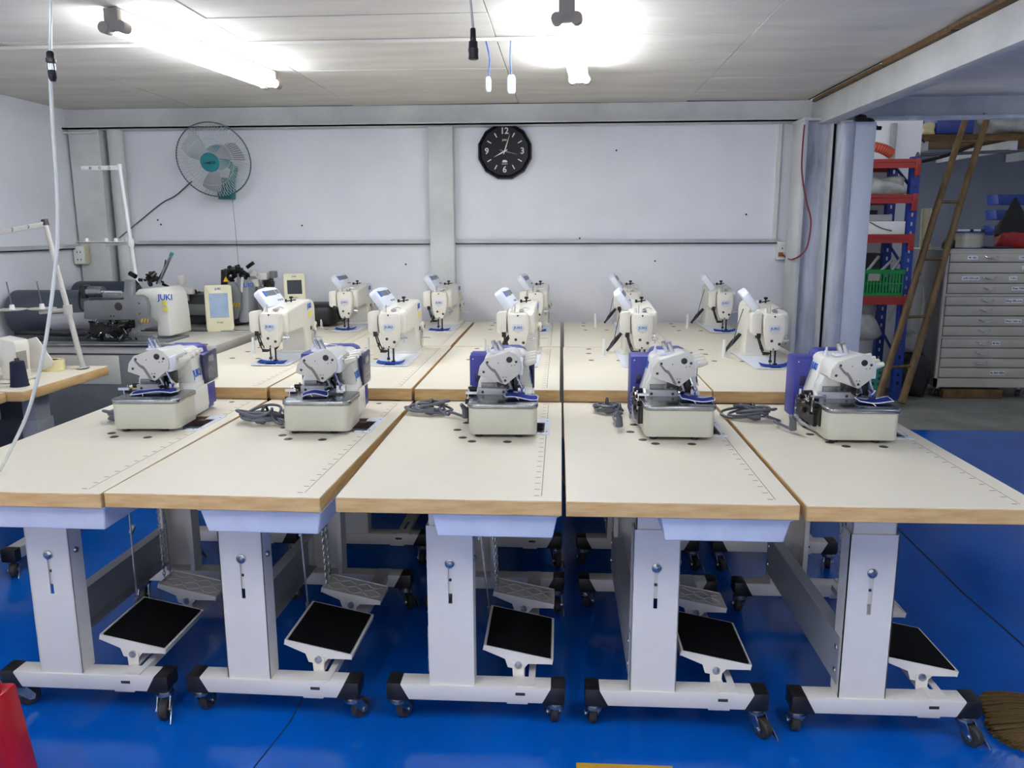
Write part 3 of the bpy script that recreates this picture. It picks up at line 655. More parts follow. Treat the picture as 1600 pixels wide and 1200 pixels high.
# ================================================================ lockstitch machines (middle and back rows)
def lockstitch():
    t = thing('lockstitch_machine', '', 'sewing machine', (0, 0, 0), 0, 'lockstitch machines of the middle and back rows')
    MB().prism(rounded(-.088, -.055, .088, .465, .012), 'z', 0, .0035).build('bed_plate', 'panel_white', t)
    MB().box(-.02, -.05, .0035, .028, .05, .0045).build('throat_plate', 'brushed', t)
    # arm and pillar: side outline drawn in y/z, rounded
    side = [(.035, .135), (.035, .225), (.055, .242), (.30, .262), (.42, .262), (.455, .250), (.472, .225), (.472, .0), (.305, .0), (.300, .110), (.285, .128), (.26, .135)]
    MB().prism(side, 'x', -.056, .070).build('arm', 'machine_cream', t, .012, 3)
    MB().prism(rounded(-.072, .302, .086, .478, .02), 'z', .0, .018).build('pillar_foot', 'machine_cream', t, .004)
    face = [(-.028, .074), (.020, .074), (.032, .098), (.046, .150), (.049, .195), (.044, .226), (.034, .236), (-.042, .236), (-.050, .226), (-.051, .195), (-.047, .150), (-.037, .098)]
    MB().prism(face, 'y', -.004, .05).build('head', 'machine_cream', t, .005, 2)
    fp = MB().prism([(x*.93, .155+(z-.155)*.95) for x, z in face], 'y', -.010, -.003).build('face_plate', 'machine_cream', t, .003, 2)
    bd = MB().prism([(-.025, .188), (.021, .188), (.027, .176), (.021, .158), (-.002, .146), (-.025, .158), (-.031, .176)], 'y', -.0112, -.0098).build('badge', 'badge', fp, .001)
    letter('JUKI', .0165, 'logo_pale', fp, (-.002, -.0120, .172), '-y', sx=1.2)
    for x, z, r in ((-.003, .226, .0042), (-.012, .118, .0068), (.022, .104, .0068), (-.003, .082, .004)): screw(fp, (x, -.010, z), r)
    # left cover and linkage
    MB().prism([(-.100, .152), (-.100, .232), (-.092, .240), (-.056, .244), (-.056, .140), (-.088, .142)], 'y', .002, .055).build('left_cover', 'machine_cream', t, .003)
    b = MB().box(-.076, .0, .128, -.058, .03, .150).tube([(-.070, .012, .135), (-.060, .006, .10), (-.047, .004, .066), (-.010, .004, .060)], .0036, 6).tube([(-.062, .014, .13), (-.052, .012, .10), (-.040, .012, .07)], .003, 6)
    b.box(-.046, -.002, .054, -.018, .012, .066).box(-.058, .0, .08, -.05, .012, .10); b.build('thread_trimmer_link', 'dark_metal', t)
    b = MB().cyl((-.010, .006, .02), (-.010, .006, .08), .0036, n=8).cyl((-.010, .006, .004), (-.010, .006, .022), .0016, n=6).box(-.016, .0, .020, -.004, .012, .030); b.build('needle_bar', 'dark_metal', t)
    b = MB().cyl((.012, .012, .016), (.012, .012, .08), .0042, n=8).box(.004, .0, .006, .020, .016, .016).box(.003, -.012, .005, .010, .016, .008).box(.013, -.012, .005, .020, .016, .008); b.build('presser_foot', 'dark_metal', t)
    # fittings on the arm
    b = MB().cyl((.048, .030, .118), (.066, .030, .118), .010, n=12).cyl((.066, .03, .118), (.076, .03, .118), .004, n=10).cyl((.048, .045, .205), (.058, .045, .205), .006, n=10)
    b.tube([(.055, .035, .135), (.062, .03, .115), (.058, .03, .095)], .0016, 5); b.build('tension_dial', 'chrome', t)
    b = MB().tube(smooth_path([(.052, .045, .208), (.066, .04, .235), (.075, .05, .20), (.068, .04, .15), (.062, .032, .122)]), .0012, 5); b.build('thread', 'thread_white', t)
    MB().tube([(-.018, .02, .236), (-.018, .02, .272)], .0018, 6).build('thread_post', 'zinc', t)
    MB().lathe([(.009, 0), (.007, .012), (.005, .022), (0, .024)], (-.032, .03, .236), 'z', 12).build('presser_regulator', 'machine_cream', t)
    MB().box(.0, .04, .240, .02, .07, .248).build('guide_plate', 'zinc', t, .001)
    MB().tube([(.0, .06, .247), (.03, .06, .257), (.045, .06, .25)], .0016, 5).build('guide_wire', 'zinc', t)
    b = MB().cyl((.02, .25, .262), (.02, .25, .280), .004, n=8).cyl((.02, .25, .280), (.02, .25, .290), .009, n=10).cyl((.0, .235, .268), (.04, .262, .272), .003, n=6).cyl((-.005, .25, .262), (-.005, .25, .276), .006, n=8); b.build('bobbin_winder', 'dark_metal', t)
    MB().lathe([(.030, 0), (.042, .004), (.044, .018), (.036, .030), (.014, .034), (0, .034)], (.015, .472, .165), 'y', 22).build('handwheel', 'machine_cream', t)
    d = MB().lathe([(.022, 0), (.024, .004), (.024, .014), (.012, .018), (0, .018)], (.070, .425, .125), 'x', 18).build('stitch_dial', 'machine_cream', t)
    MB().lathe([(.0095, 0), (.0095, .0025), (0, .0025)], (.088, .425, .125), 'x', 12).build('dial_cap', 'plug', d)
    b = MB().box(.070, .405, .03, .078, .445, .10); lv = b.build('lever_plate', 'chrome', t, .003)
    MB().tube([(.078, .425, .07), (.10, .42, .072), (.118, .415, .070)], .004, 8).build('reverse_lever', 'paint_white', lv)
    MB().lathe([(.010, 0), (.010, .003), (0, .004)], (.070, .385, .12), 'x', 12).build('dial_cap', 'plug', t)
    letter('JUKI', .034, 'logo_blue', t, (.0712, .372, .232), '+x', sx=.95)
    MB().box(.070, .352, .178, .0712, .402, .204).build('yellow_label', 'sticker_yellow', t)
    # control panel facing the operator side, tilted back
    h = Vector((.13, .99, 0)); n_ = Vector((.80, -.11, .60)); n_.normalize(); u = n_.cross(h).normalized(); h = u.cross(n_).normalized()
    M = Matrix(((h.x, u.x, n_.x, -.070), (h.y, u.y, n_.y, .215), (h.z, u.z, n_.z, .282), (0, 0, 0, 1)))
    p = MB().prism([(-.093, -.050), (.093, -.050), (.096, .036), (.080, .050), (.0, .056), (-.080, .050), (-.096, .036)], 'z', -.018, .018, M).build('control_panel', 'panel_white', t, .006, 2)
    MB().box(-.045, .006, .0182, .048, .034, .0192, M).build('display', 'lcd', p)
    MB().box(-.068, .004, .0182, -.048, .036, .0192, M).build('display_badge', 'logo_blue', p)
    for k in range(2): MB().box(.055+k*.016, .010, .0182, .066+k*.016, .034, .0192, M).build('key', 'cord_grey', p)
    for k in range(3): MB().box(.02+k*.02, -.03, .0182, .03+k*.02, -.02, .0192, M).build('key', 'lcd', p)
    b = MB().tube([(-.06, .20, .225), (-.065, .21, .27)], .012, 8).box(-.075, .16, .235, -.03, .26, .252); b.build('panel_arm', 'machine_cream', p)
    # cables at the back left
    b = MB()
    for k in range(3): b.tube(smooth_path([(-.06, .37+k*.01, .10), (-.085-.006*k, .39, .06), (-.115, .40+k*.008, .022), (-.128, .405, .008)]), .006, 6)
    b.build('cable', 'cord_black', t)
    b = MB().tube(smooth_path([(-.07, .30, .23), (-.085, .33, .15), (-.10, .36, .06), (-.125, .39, .004)]), .0022, 5); b.build('thin_wire', 'cord_grey', t)
    return t
ls = lockstitch()
LSP = [(-1.330, 3.60), (-.778, 3.60), (-.190, 3.60), (.366, 3.61), (.942, 3.595)]
LSP3 = [(-1.318, 4.85), (-.735, 4.84), (-.150, 4.82), (.415, 4.84), (.975, 4.85)]
def bent_cloth(x, y, z, w, d, rz, seed, label):
    nx = 12; rn = random.Random(seed); c1, c2 = rn.uniform(.003, .011), rn.uniform(.001, .007); vs = []
    for i in range(nx+1):
        u = i/nx*2-1; zz = .002+(c1*u**4 if u > 0 else c2*u**4); tw = .006*math.sin(u*3+seed)
        for v in (-1, 1): vs.append((u*w/2, v*d/2*(1-.15*abs(u))+tw, zz+(.004 if v > 0 else 0)*abs(u)))
    n = len(vs); vs += [(a, b_, c+.004) for a, b_, c in vs]; fs = []
    for i in range(nx):
        a = 2*i; fs += [(a, a+1, a+3, a+2), (n+a, n+a+2, n+a+3, n+a+1), (a, a+2, n+a+2, n+a), (a+1, n+a+1, n+a+3, a+3)]
    fs += [(0, n, n+1, 1), (2*nx, 2*nx+1, n+2*nx+1, n+2*nx)]
    o = MB().add(vs, fs).build('fabric_scrap', 'fabric_royal', loc=(x, y, z), rot=(0, 0, rz))
    return tag(o, label, 'fabric', 'blue test scraps on the lockstitch machines')
k = 0
for r, P in enumerate((LSP, LSP3)):
    for i, (x, y) in enumerate(P):
        o = ls if k == 0 else dup(ls); k += 1
        o.location = (x, y, Z2+.0025); o.rotation_euler.z = random.uniform(-.02, .02)
        rn_ = 'middle' if r == 0 else 'back'
        o['label'] = 'white lockstitch machine with tilted control panel, %s of the %s row' % (row_words_b[i], rn_)
        bent_cloth(x+(.0 if r else .005), y-.012, Z2+.0062, .125, .045, random.uniform(-.12, .06), k, 'folded blue cloth strip under the needle of the %s machine of the %s row' % (row_words_b[i], rn_))
# ================================================================ things on the back wall and ceiling
mat('teal', (20, 118, 122), .4, rgb2=(16, 104, 110), scale=6)
mat('fan_wire', (196, 204, 204), .35)
mat('blade', (150, 152, 154), .35)
mat('fan_wire_dark', (74, 96, 104), .4)
def fan():
    t = thing('wall_fan', 'round wall fan with grey wire cage and teal hub left of the clock', 'fan', (-2.239, 5.43, 1.683))
    c0 = Vector((-2.21, 5.16, 1.869)) - Vector(t.location); R = .232
    N = Vector((.08, -.95, -.27)).normalized(); U = Vector((0, 0, 1)); U = (U-N*U.dot(N)).normalized(); Rt = U.cross(N)*-1
    def P(r, a, d): return c0+(Rt*math.cos(a)+U*math.sin(a))*r+N*d
    def circ(r, d, n=48): return [P(r, 2*PI*i/n, d) for i in range(n)]
    b = MB(); n = 84
    for i in range(n):
        a = 2*PI*i/n
        b.tube([P(.055, a, .078), P(.12, a+.10, .076), P(.19, a+.20, .056), P(.222, a+.24, .022), P(R, a+.25, 0)], .0013, 4, caps=False)
    for r, d in ((.145, .072),): b.tube(circ(r, d), .0016, 4, closed=True)
    tag(b.build('front_grille', 'fan_wire', t), kind='stuff')
    b = MB()
    for i in range(60):
        a = 2*PI*i/60; b.tube([P(R, a, 0), P(.21, a, -.05), P(.14, a, -.075), P(.06, a, -.08)], .0011, 4, caps=False)
    tag(b.build('rear_grille', 'fan_wire', t), kind='stuff')
    MB().tube(circ(R, 0), .0045, 6, closed=True).build('rim', 'fan_wire_dark', t)
    for k in range(3):
        b = MB(); a0 = k*2*PI/3+.5; vs = []; nr, na = 5, 7
        for i in range(nr+1):
            r = .04+.155*i/nr
            for j in range(na+1):
                w_ = .95*(.55+.45*math.sin(PI*min(1, .25+.65*i/nr)))
                a = a0+w_*(j/na-.5)+.25*i/nr; vs.append(P(r, a, .012-.055*(j/na-.5)))
        q = len(vs); vs += [v+N*.002 for v in vs]; kk = na+1
        fs = [(i*kk+j, i*kk+j+1, (i+1)*kk+j+1, (i+1)*kk+j) for i in range(nr) for j in range(na)]; fs += [tuple(q+x for x in f[::-1]) for f in fs]
        b.add(vs, fs).build('blade', 'blade', t)
    M = Matrix((( Rt.x, U.x, N.x, 0), (Rt.y, U.y, N.y, 0), (Rt.z, U.z, N.z, 0), (0, 0, 0, 1)))
    h = MB().lathe([(.060, .060), (.060, .078), (.054, .086), (0, .088)], c0, 'z', 32, M).build('hub_cap', 'teal', t)
    MB().lathe([(.03, -.01), (.035, .03), (0, .05)], c0, 'z', 20, M).build('spinner', 'blade', t)
    MB().lathe([(.0, -.17), (.05, -.165), (.075, -.13), (.08, -.07), (.06, -.06)], c0, 'z', 24, M).build('motor_housing', 'teal', t)
    me = letter('TAMICO', .022, 'cord_black', h, (0, 0, 0), '-y'); me.data.transform(Matrix.Translation(c0+N*.0895))
    b = MB().tube([c0-N*.13, c0-N*.13+Vector((.07, .05, -.08)), Vector((.05, -.09, .02)), Vector((.03, -.06, -.03))], .026, 12); b.build('neck', 'teal', t)
    b = MB().prism([(-.045, -.05), (.05, -.05), (.055, .09), (-.05, .09)], 'y', -.075, .0); mt = b.build('wall_mount', 'teal', t, .008, 2)
    for x in (-.02, .012): MB().cyl((x, -.075, -.03), (x, -.082, -.03), .007, n=10).build('switch_button', 'plug', mt)
    top = Vector((.036, -.03, -.05)); MB().tube([top, top+Vector((.006, 0, -.2)), top+Vector((.012, 0, -.5))], .0012, 5).build('pull_string', 'cord_black', t)
    return t
fan()
tag(MB().tube(smooth_path([(-2.481, 5.42, 1.755), (-2.599, 5.42, 1.663), (-2.706, 5.42, 1.609), (-2.872, 5.4, 1.482), (-2.962, 5.31, 1.381)]), .0045, 6).build('fan_cord', 'cord_grey'), 'grey fan cord slanting down the wall to the corner post', 'cord')

# clock
def clock():
    t = thing('wall_clock', 'black twelve-sided wall clock with white numerals under the beam', 'clock', (-0.374, 5.43, 1.928)); R = .182
    poly = [(R*math.cos(PI/12+i*PI/6), R*math.sin(PI/12+i*PI/6)) for i in range(12)]; k = .86
    b = MB(); inn = [(x*k, z*k) for x, z in poly]; n = 12
    vs = [(x, 0, z) for x, z in poly]+[(x*.97, -.035, z*.97) for x, z in poly]+[(x*.90, -.040, z*.90) for x, z in poly]+[(x, -.028, z) for x, z in inn]
    fs = [(j*n+i, j*n+(i+1) % n, (j+1)*n+(i+1) % n, (j+1)*n+i) for j in range(3) for i in range(n)]
    mat('clock_black', (10, 10, 12), .35, spec=.25)
    b.add(vs, fs).build('frame', 'clock_black', t)
    MB().prism([(x*1.0, z*1.0) for x, z in inn], 'y', -.030, -.020).build('dial', 'clock_black', t)
    w_ = 'paint_white'; y = -.0306
    for s, h in (('12', 0), ('3', 3), ('6', 6), ('9', 9)):
        a = PI/2-h*PI/6; letter(s, .056, w_, t, (.116*math.cos(a), y, .116*math.sin(a)+(.010 if h == 0 else 0)), '-y', name='numeral')
    for h in range(12):
        if h % 3 == 0: continue
        a = PI/2-h*PI/6; d = Vector((math.cos(a), 0, math.sin(a))); p = Vector((d.z, 0, -d.x))*.0028
        o = Vector((0, y, 0)); MB().add([o+d*.10-p, o+d*.10+p, o+d*.130+p*1.4, o+d*.130-p*1.4], [(0, 1, 2, 3)]).build('hour_mark', w_, t)
    letter('JUKI', .016, w_, t, (.0, y, .07), '-y', shear=.25, name='dial_lettering')
    letter('QUARTZ', .009, w_, t, (0, y, -.080), '-y', name='dial_lettering')
    b = MB(); b.prism([(-.016, -.070), (.016, -.070), (.018, -.062), (.006, -.054), (-.012, -.056)], 'y', y, y+.0004); b.build('dial_emblem', w_, t)
    def hand(name, ang, l, w1, tail=.02):
        d = Vector((math.cos(ang), 0, math.sin(ang))); p = Vector((d.z, 0, -d.x)); o = Vector((0, -.0315, 0))
        b = MB(); a_ = [o-d*tail-p*w1*.5, o+d*l*.25-p*w1, o+d*l, o+d*l*.25+p*w1, o-d*tail+p*w1*.5]
        b.add(a_+[v+Vector((0, -.001, 0)) for v in a_], [(4, 3, 2, 1, 0), (5, 6, 7, 8, 9)]+[(i, (i+1) % 5, 5+(i+1) % 5, 5+i) for i in range(5)]); b.build(name, w_, t)
    hand('hour_hand', math.radians(208), .082, .0045); hand('minute_hand', math.radians(72), .118, .004); hand('second_hand', math.radians(-14), .09, .0012, .035)
    MB().cyl((0, -.030, 0), (0, -.035, 0), .006, n=12).build('hub', w_, t)
    return t
clock()

# sockets
mat('socket_cream', (214, 204, 168), .5)
def socket(loc, w_, h, label, m, d=.045):
    t = thing('wall_socket', label, 'socket', loc)
    MB().box(-w_/2, -d, -h/2, w_/2, 0, h/2).build('back_box', m, t, .004)
    p = MB().box(-w_/2+.006, -d-.006, -h/2+.006, w_/2-.006, -d, h/2-.006).build('cover_plate', 'paint_white', t, .002)
    for z in (-.25*h, .15*h):
        for x in (-.012, .012): MB().box(x-.003, -d-.0066, z-.006, x+.003, -d-.0055, z+.006).build('socket_slot', 'plug', p)
    return t
socket((-3.225, 5.32, 1.271), .085, .125, 'cream socket box on the left corner post', 'socket_cream', .05)
socket((1.444, 5.44, 1.285), .09, .115, 'white wall socket with orange plug near the grey pillar', 'paint_white')
mat('wire_red', (128, 30, 40), .45)
t = thing('red_wire', 'dark red wire hanging along the grey pillar into the wall socket', 'wire', (1.433, 5.07, 2.033))
o_ = Vector(t.location)
MB().tube(smooth_path([Vector(p)-o_ for p in ((1.433, 5.07, 2.033), (1.43, 5.07, 1.905), (1.433, 5.06, 1.756), (1.47, 5.06, 1.588), (1.504, 5.06, 1.474), (1.494, 5.06, 1.33), (1.463, 5.07, 1.272), (1.417, 5.08, 1.244), (1.446, 5.3, 1.24), (1.427, 5.385, 1.266))]), .0052, 7).build('cable', 'wire_red', t)
mat('plug_orange', (168, 88, 40), .5)
q = Vector((1.419, 5.385, 1.266))-o_; MB().box(q.x-.012, q.y-.012, q.z-.015, q.x+.014, q.y+.004, q.z+.012).build('plug', 'plug_orange', t, .003)

# hanging air hose at the left
mat('hose_clear', (214, 214, 202), .2, spec=.6)
t = thing('air_hose', 'clear plastic air hose with dark coupling hanging at the far left', 'hose', (-1.232, 2, 1.975)); o_ = Vector(t.location)
pts = [(-1.23, 2, 1.975), (-1.245, 2, 1.859)]
top = Vector(pts[0]); MB().tube([Vector((top.x-.02, 2.0, ZC-.01))-o_, Vector(pts[0])-o_, Vector(pts[1])-o_], .0042, 8).build('upper_hose', 'hose_clear', t)
low = [(-1.251, 2, 1.797), (-1.258, 2, 1.68), (-1.263, 2, 1.557), (-1.276, 2, 1.415), (-1.303, 2, 1.286), (-1.348, 2, 1.119), (-1.414, 2.01, 0.962), (-1.49, 2.03, 0.85), (-1.538, 2.04, 0.786)]
low = [Vector(p)-o_ for p in low]; low += [low[-1]+Vector((-.03, .02, -.012)), low[-1]+Vector((-.10, .06, -.014))]
MB().tube(smooth_path(low, 5), .0048, 8).build('lower_hose', 'hose_clear', t)
b = MB(); p = Vector((-1.245, 2, 1.859))-o_
b.lathe([(.006, .0), (.009, -.004), (.0095, -.016), (.0115, -.017), (.0115, -.026), (.009, -.027), (.009, -.046), (.010, -.047), (.0095, -.062), (.006, -.070)], p, 'z', 14); b.build('coupling', 'dark_metal', t)
b = MB().cyl(p+Vector((0, 0, -.030)), p+Vector((0, 0, -.044)), .0105, n=12); b.build('coupling_collar', 'zinc', t)
# hanging air coupling in the middle
t = thing('hanging_socket', 'black socket connector hanging on a beige cable from the ceiling', 'connector', (-0.249, 2.3, 2.034)); o_ = Vector(t.location)
mat('cable_beige', (206, 200, 184), .5)
p1 = Vector((-0.243, 2.3, 1.96))-o_
MB().tube([Vector((-.006, 0, ZC-.01-o_.z)), Vector((0, 0, 0)), p1], .0036, 8).build('cable', 'cable_beige', t)
MB().lathe([(.006, .0), (.0075, -.003), (.0085, -.032), (.012, -.034), (.013, -.050), (.0145, -.052), (.0145, -.062), (.0135, -.064), (.0145, -.078), (.012, -.080), (0, -.080)], p1+Vector((0, 0, .003)), 'z', 16).build('socket_body', 'black_plastic', t)
# two pull-cord style inline switches
mat('cord_blue', (36, 84, 178), .5)
for (xa, ya), (xb, yb), (xc, yc), lb, ww in (((759, 64), (765, 92), (763, 120), 'left of the two white inline switches hanging on blue cords', .010), ((798, 62), (797, 90), (799, 118), 'right of the two white inline switches hanging on blue cords', .014)):
    pass
SW = [((-0.321, 3.54, 2.2), (-0.306, 3.54, 2.129), (-0.312, 3.54, 2.058), (-0.313, 3.54, 1.997), 'left of the two white switches hanging on blue cords', .011),
      ((-0.217, 3.54, 2.203), (-0.22, 3.54, 2.133), (-0.215, 3.54, 2.064), (-0.213, 3.54, 1.988), 'right of the two white switches hanging on blue cords', .017)]
for a, b_, c, d, lb, ww in SW:
    t = thing('inline_switch', lb, 'switch', a, 0, 'white hanging switches'); o_ = Vector(a)
    MB().tube(smooth_path([Vector((0, .005, ZC-.016-o_.z)), Vector((0, 0, 0)), Vector(b_)-o_, Vector(c)-o_]), .0028, 6).build('cord', 'cord_blue', t)
    h = (Vector(c)-o_).z-(Vector(d)-o_).z; p = Vector(c)-o_
    s_ = MB().prism([(-ww, -.2*h), (-ww*.7, 0), (ww*.7, 0), (ww, -.2*h), (ww, -.85*h), (ww*.6, -h), (-ww*.6, -h), (-ww, -.85*h)], 'y', -.010, .010).build('switch_body', 'paint_white', t, .003); s_.location = p
    MB().box(-ww*.1, -.013, -.55*h, ww*.6, -.010, -.32*h).build('rocker', 'panel_white', s_, .001)
# ================================================================ left side: old table with cone stand, pattern machines
ZL = .80
def plain_table(name, label, x0, y0, x1, y1, zt, th=.042, legs=()):
    t = thing(name, label, 'table', ((x0+x1)/2, (y0+y1)/2, 0), 0); cx, cy = (x0+x1)/2, (y0+y1)/2
    top = MB().box(x0-cx, y0-cy, zt-th, x1-cx, y1-cy, zt-.0015).build('tabletop', 'edge_wood', t, .006, 2)
    MB().box(x0-cx+.003, y0-cy+.003, zt-.0015, x1-cx-.003, y1-cy-.003, zt).build('laminate', 'laminate', top)
    for lx, ly in legs:
        MB().box(lx-cx-.03, ly-cy-.05, .42, lx-cx+.03, ly-cy+.05, zt-th).build('upper_leg', 'grey_steel', t, .003)
        MB().box(lx-cx-.036, ly-cy-.058, .09, lx-cx+.036, ly-cy+.058, .62).build('leg', 'grey_steel', t, .003)
        f = MB().box(lx-cx-.03, ly-cy-.26, .07, lx-cx+.03, ly-cy+.26, .12).build('foot_bar', 'grey_steel', t, .004)
        for s in (-1, 1):
            MB().box(lx-cx-.032, ly-cy+s*.27-.02, .065, lx-cx+.032, ly-cy+s*.27+.02, .122).build('end_cap', 'black_plastic', t, .004)
            caster(t, lx-cx, ly-cy+s*.25, 1.2*s, .073)
    return t
ta = plain_table('work_table', 'older cream table with wood edge carrying the cone stand at far left', -3.15, 3.02, -2.140, 3.64, ZL, legs=((-2.30, 3.32), (-3.0, 3.32)))
MB().box(-.25, -.26, .35, .10, .10, .75).build('motor_box', 'black_plastic', ta, .01)
MB().prism([(-.1, .36), (.24, .30), (.30, .55), (.26, .72), (-.1, .72)], 'x', .12, .20).build('belt_cover', 'cord_grey', ta, .01)
for x, y in ((-2.33, 3.46), (-2.42, 3.30), (-2.28, 3.672)): pass
for px in ((-2.238, 3.3, 0.8), ): MB().lathe([(.016, 0), (.015, .0012), (0, .0012)], (.36, -.02, ZL), 'z', 16).build('hole_plug', 'plug', ta)
tb = plain_table('work_table', 'near cream table whose wood edge corner shows at the left border', -3.15, 2.36, -2.205, 3.012, ZL, legs=((-2.40, 2.70),))
mat('tray_green', (120, 128, 112), .6)
MB().box(.30, .10, .695, .46, .30, .755).build('under_tray', 'tray_green', tb, .004)
# cone of navy thread
t = thing('thread_cone', 'navy blue thread cone on a grey stand pin at far left', 'thread', (-2.23, 3.133, 0.801), 0)
mat('thread_navy', (20, 26, 60), .85, bump=.6, bscale=400, stretch=(1, 1, 6))
MB().lathe([(0, 0), (.036, 0), (.036, .004), (.034, .008), (.027, .100), (.024, .103), (0, .103)], (0, 0, 0), 'z', 24).build('thread', 'thread_navy', t)
MB().lathe([(.010, .103), (.009, .116), (0, .116)], (0, 0, 0), 'z', 12).build('cone_tip', 'plug', t)
# roll of tape
t = thing('tape_roll', 'roll of cream masking tape lying on the left table', 'tape', (-2.333, 3.514, 0.801), 0)
mat('tape', (226, 214, 160), .7)
MB().lathe([(.028, 0), (.052, 0), (.052, .048), (.028, .048), (.028, 0)], (0, 0, 0), 'z', 32).build('tape', 'tape', t)
MB().lathe([(.026, .001), (.0285, .001), (.0285, .047), (.026, .047), (.026, .001)], (0, 0, 0), 'z', 28).build('core', 'core_wood', t)
# machine at the left border
t = thing('sewing_machine', 'cream sewing machine with hinged cover cut off at the left border', 'sewing machine', (-2.326, 3.194, 0.802), 0)
MB().box(-.22, -.02, 0, .05, .12, .012).build('bed', 'machine_cream', t, .003)
MB().prism([(-.02, .012), (.045, .012), (.055, .15), (.05, .175), (-.03, .19)], 'y', .0, .09).build('head', 'machine_cream', t, .006, 2)
MB().box(.052, .0, .05, .056, .06, .13).build('rating_plate', 'print_grey', t)
MB().prism([(-.25, .10), (.045, .175), (.11, .065), (.10, .045), (.06, .03), (-.25, .05)], 'y', .15, .158).build('hinged_cover', 'machine_cream', t, .002)
MB().cyl((-.05, -.01, .03), (-.03, -.02, .10), .02, n=14).build('dial', 'paint_white', t)
# thread stand at the left
def stand(name, label, base, top, arm_end, tray_c, pins, m, r=.011):
    t = thing(name, label, 'thread stand', base); B = Vector(base); T = Vector(top)-B
    MB().cyl((0, 0, 0), T, r, r*.9, n=14).build('pole', m, t)
    MB().cyl(T*.0, T*.012, r*2.2, n=16).build('base_collar', m, t)
    MB().cyl(T*.99, T*1.03, r*1.2, n=12).build('pole_cap', 'plug' if m == 'stand_grey' else m, t)
    A_ = Vector(arm_end)-B; d = (A_-T).normalized(); b = MB(); n_ = Vector((0, 0, 1)).cross(d).normalized()
    for s in (1,): b.add([T+Vector((0, 0, .012))-n_*.012, A_+Vector((0, 0, .012))-n_*.012, A_+Vector((0, 0, -.012))-n_*.012, T+Vector((0, 0, -.012))-n_*.012, T+Vector((0, 0, .012))+n_*.012, A_+Vector((0, 0, .012))+n_*.012, A_+Vector((0, 0, -.012))+n_*.012, T+Vector((0, 0, -.012))+n_*.012], [(0, 1, 2, 3), (7, 6, 5, 4), (0, 4, 5, 1), (1, 5, 6, 2), (2, 6, 7, 3), (3, 7, 4, 0)])
    ar = b.build('top_arm', m, t, .002)
    for k in (.25, .5, .75):
        p = T.lerp(A_, k); MB().ring(p+Vector((0, -.013, 0)), .006, .0015, 'y', 12, 5).build('thread_eye', 'plug', ar)
    C = Vector(tray_c)-B
    h = C.z; p0 = T*(h/T.z)
    MB().tube([p0, C+Vector((0, 0, -.012))], .010, 8).build('tray_arm', m, t)
    MB().cyl(p0-Vector((0, 0, .022)), p0+Vector((0, 0, .022)), r*1.6, n=14).build('clamp', m, t)
    for (dx, dy) in pins:
        c = C+Vector((dx, dy, 0))
        s_ = MB().lathe([(0, -.004), (.05, -.001), (.062, .004), (.060, .006), (.048, .002), (0, 0)], c, 'z', 24).build('spool_tray', m, t)
        MB().lathe([(.014, 0), (.010, .022), (.009, .026), (0, .026)], c, 'z', 14).build('cone_holder', 'paint_white', s_)
        if m == 'stand_grey': MB().cyl(c+Vector((0, 0, .02)), c+Vector((-.012, 0, .13)), .0028, n=8).build('spool_rod', 'cord_grey', s_)
    return t
mat('stand_grey', (186, 182, 172), .4); mat('stand_white', (232, 232, 228), .4)
stand('thread_stand', 'grey cone stand with two spool rods on the left table', (-2.213, 3.554, 0.801), (-2.361, 3.62, 1.461), (-2.588, 3.5, 1.411), (-2.409, 3.58, 1.072), ((-.11, -.03), (.0, .02)), 'stand_grey', .0125)
stand('thread_stand', 'white cone stand with three spool trays in front of the corner post', (-2.484, 4.6, 1.118), (-2.523, 4.6, 1.783), (-2.747, 4.6, 1.781), (-2.65, 4.6, 1.362), ((-.105, -.01), (-.01, .03), (.07, -.01), (.04, .16)), 'stand_white', .0115)

# dark vinyl rolls
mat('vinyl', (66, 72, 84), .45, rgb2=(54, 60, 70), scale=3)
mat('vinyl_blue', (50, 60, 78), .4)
tag(MB().cyl((-3.22, 4.60, .955), (-2.72, 4.60, .955), .132, n=28).build('vinyl_roll', 'vinyl'), 'thick dark grey roll lying behind the left cone stand', 'roll')
tag(MB().lathe([(.0, 0), (.115, 0), (.118, .01), (.118, .36), (.114, .37), (.115, .38), (0, .38)], (-3.19, 5.17, .985), 'x', 28).build('vinyl_roll', 'vinyl_blue'), 'slate blue roll lying along the back wall under the corner post', 'roll')

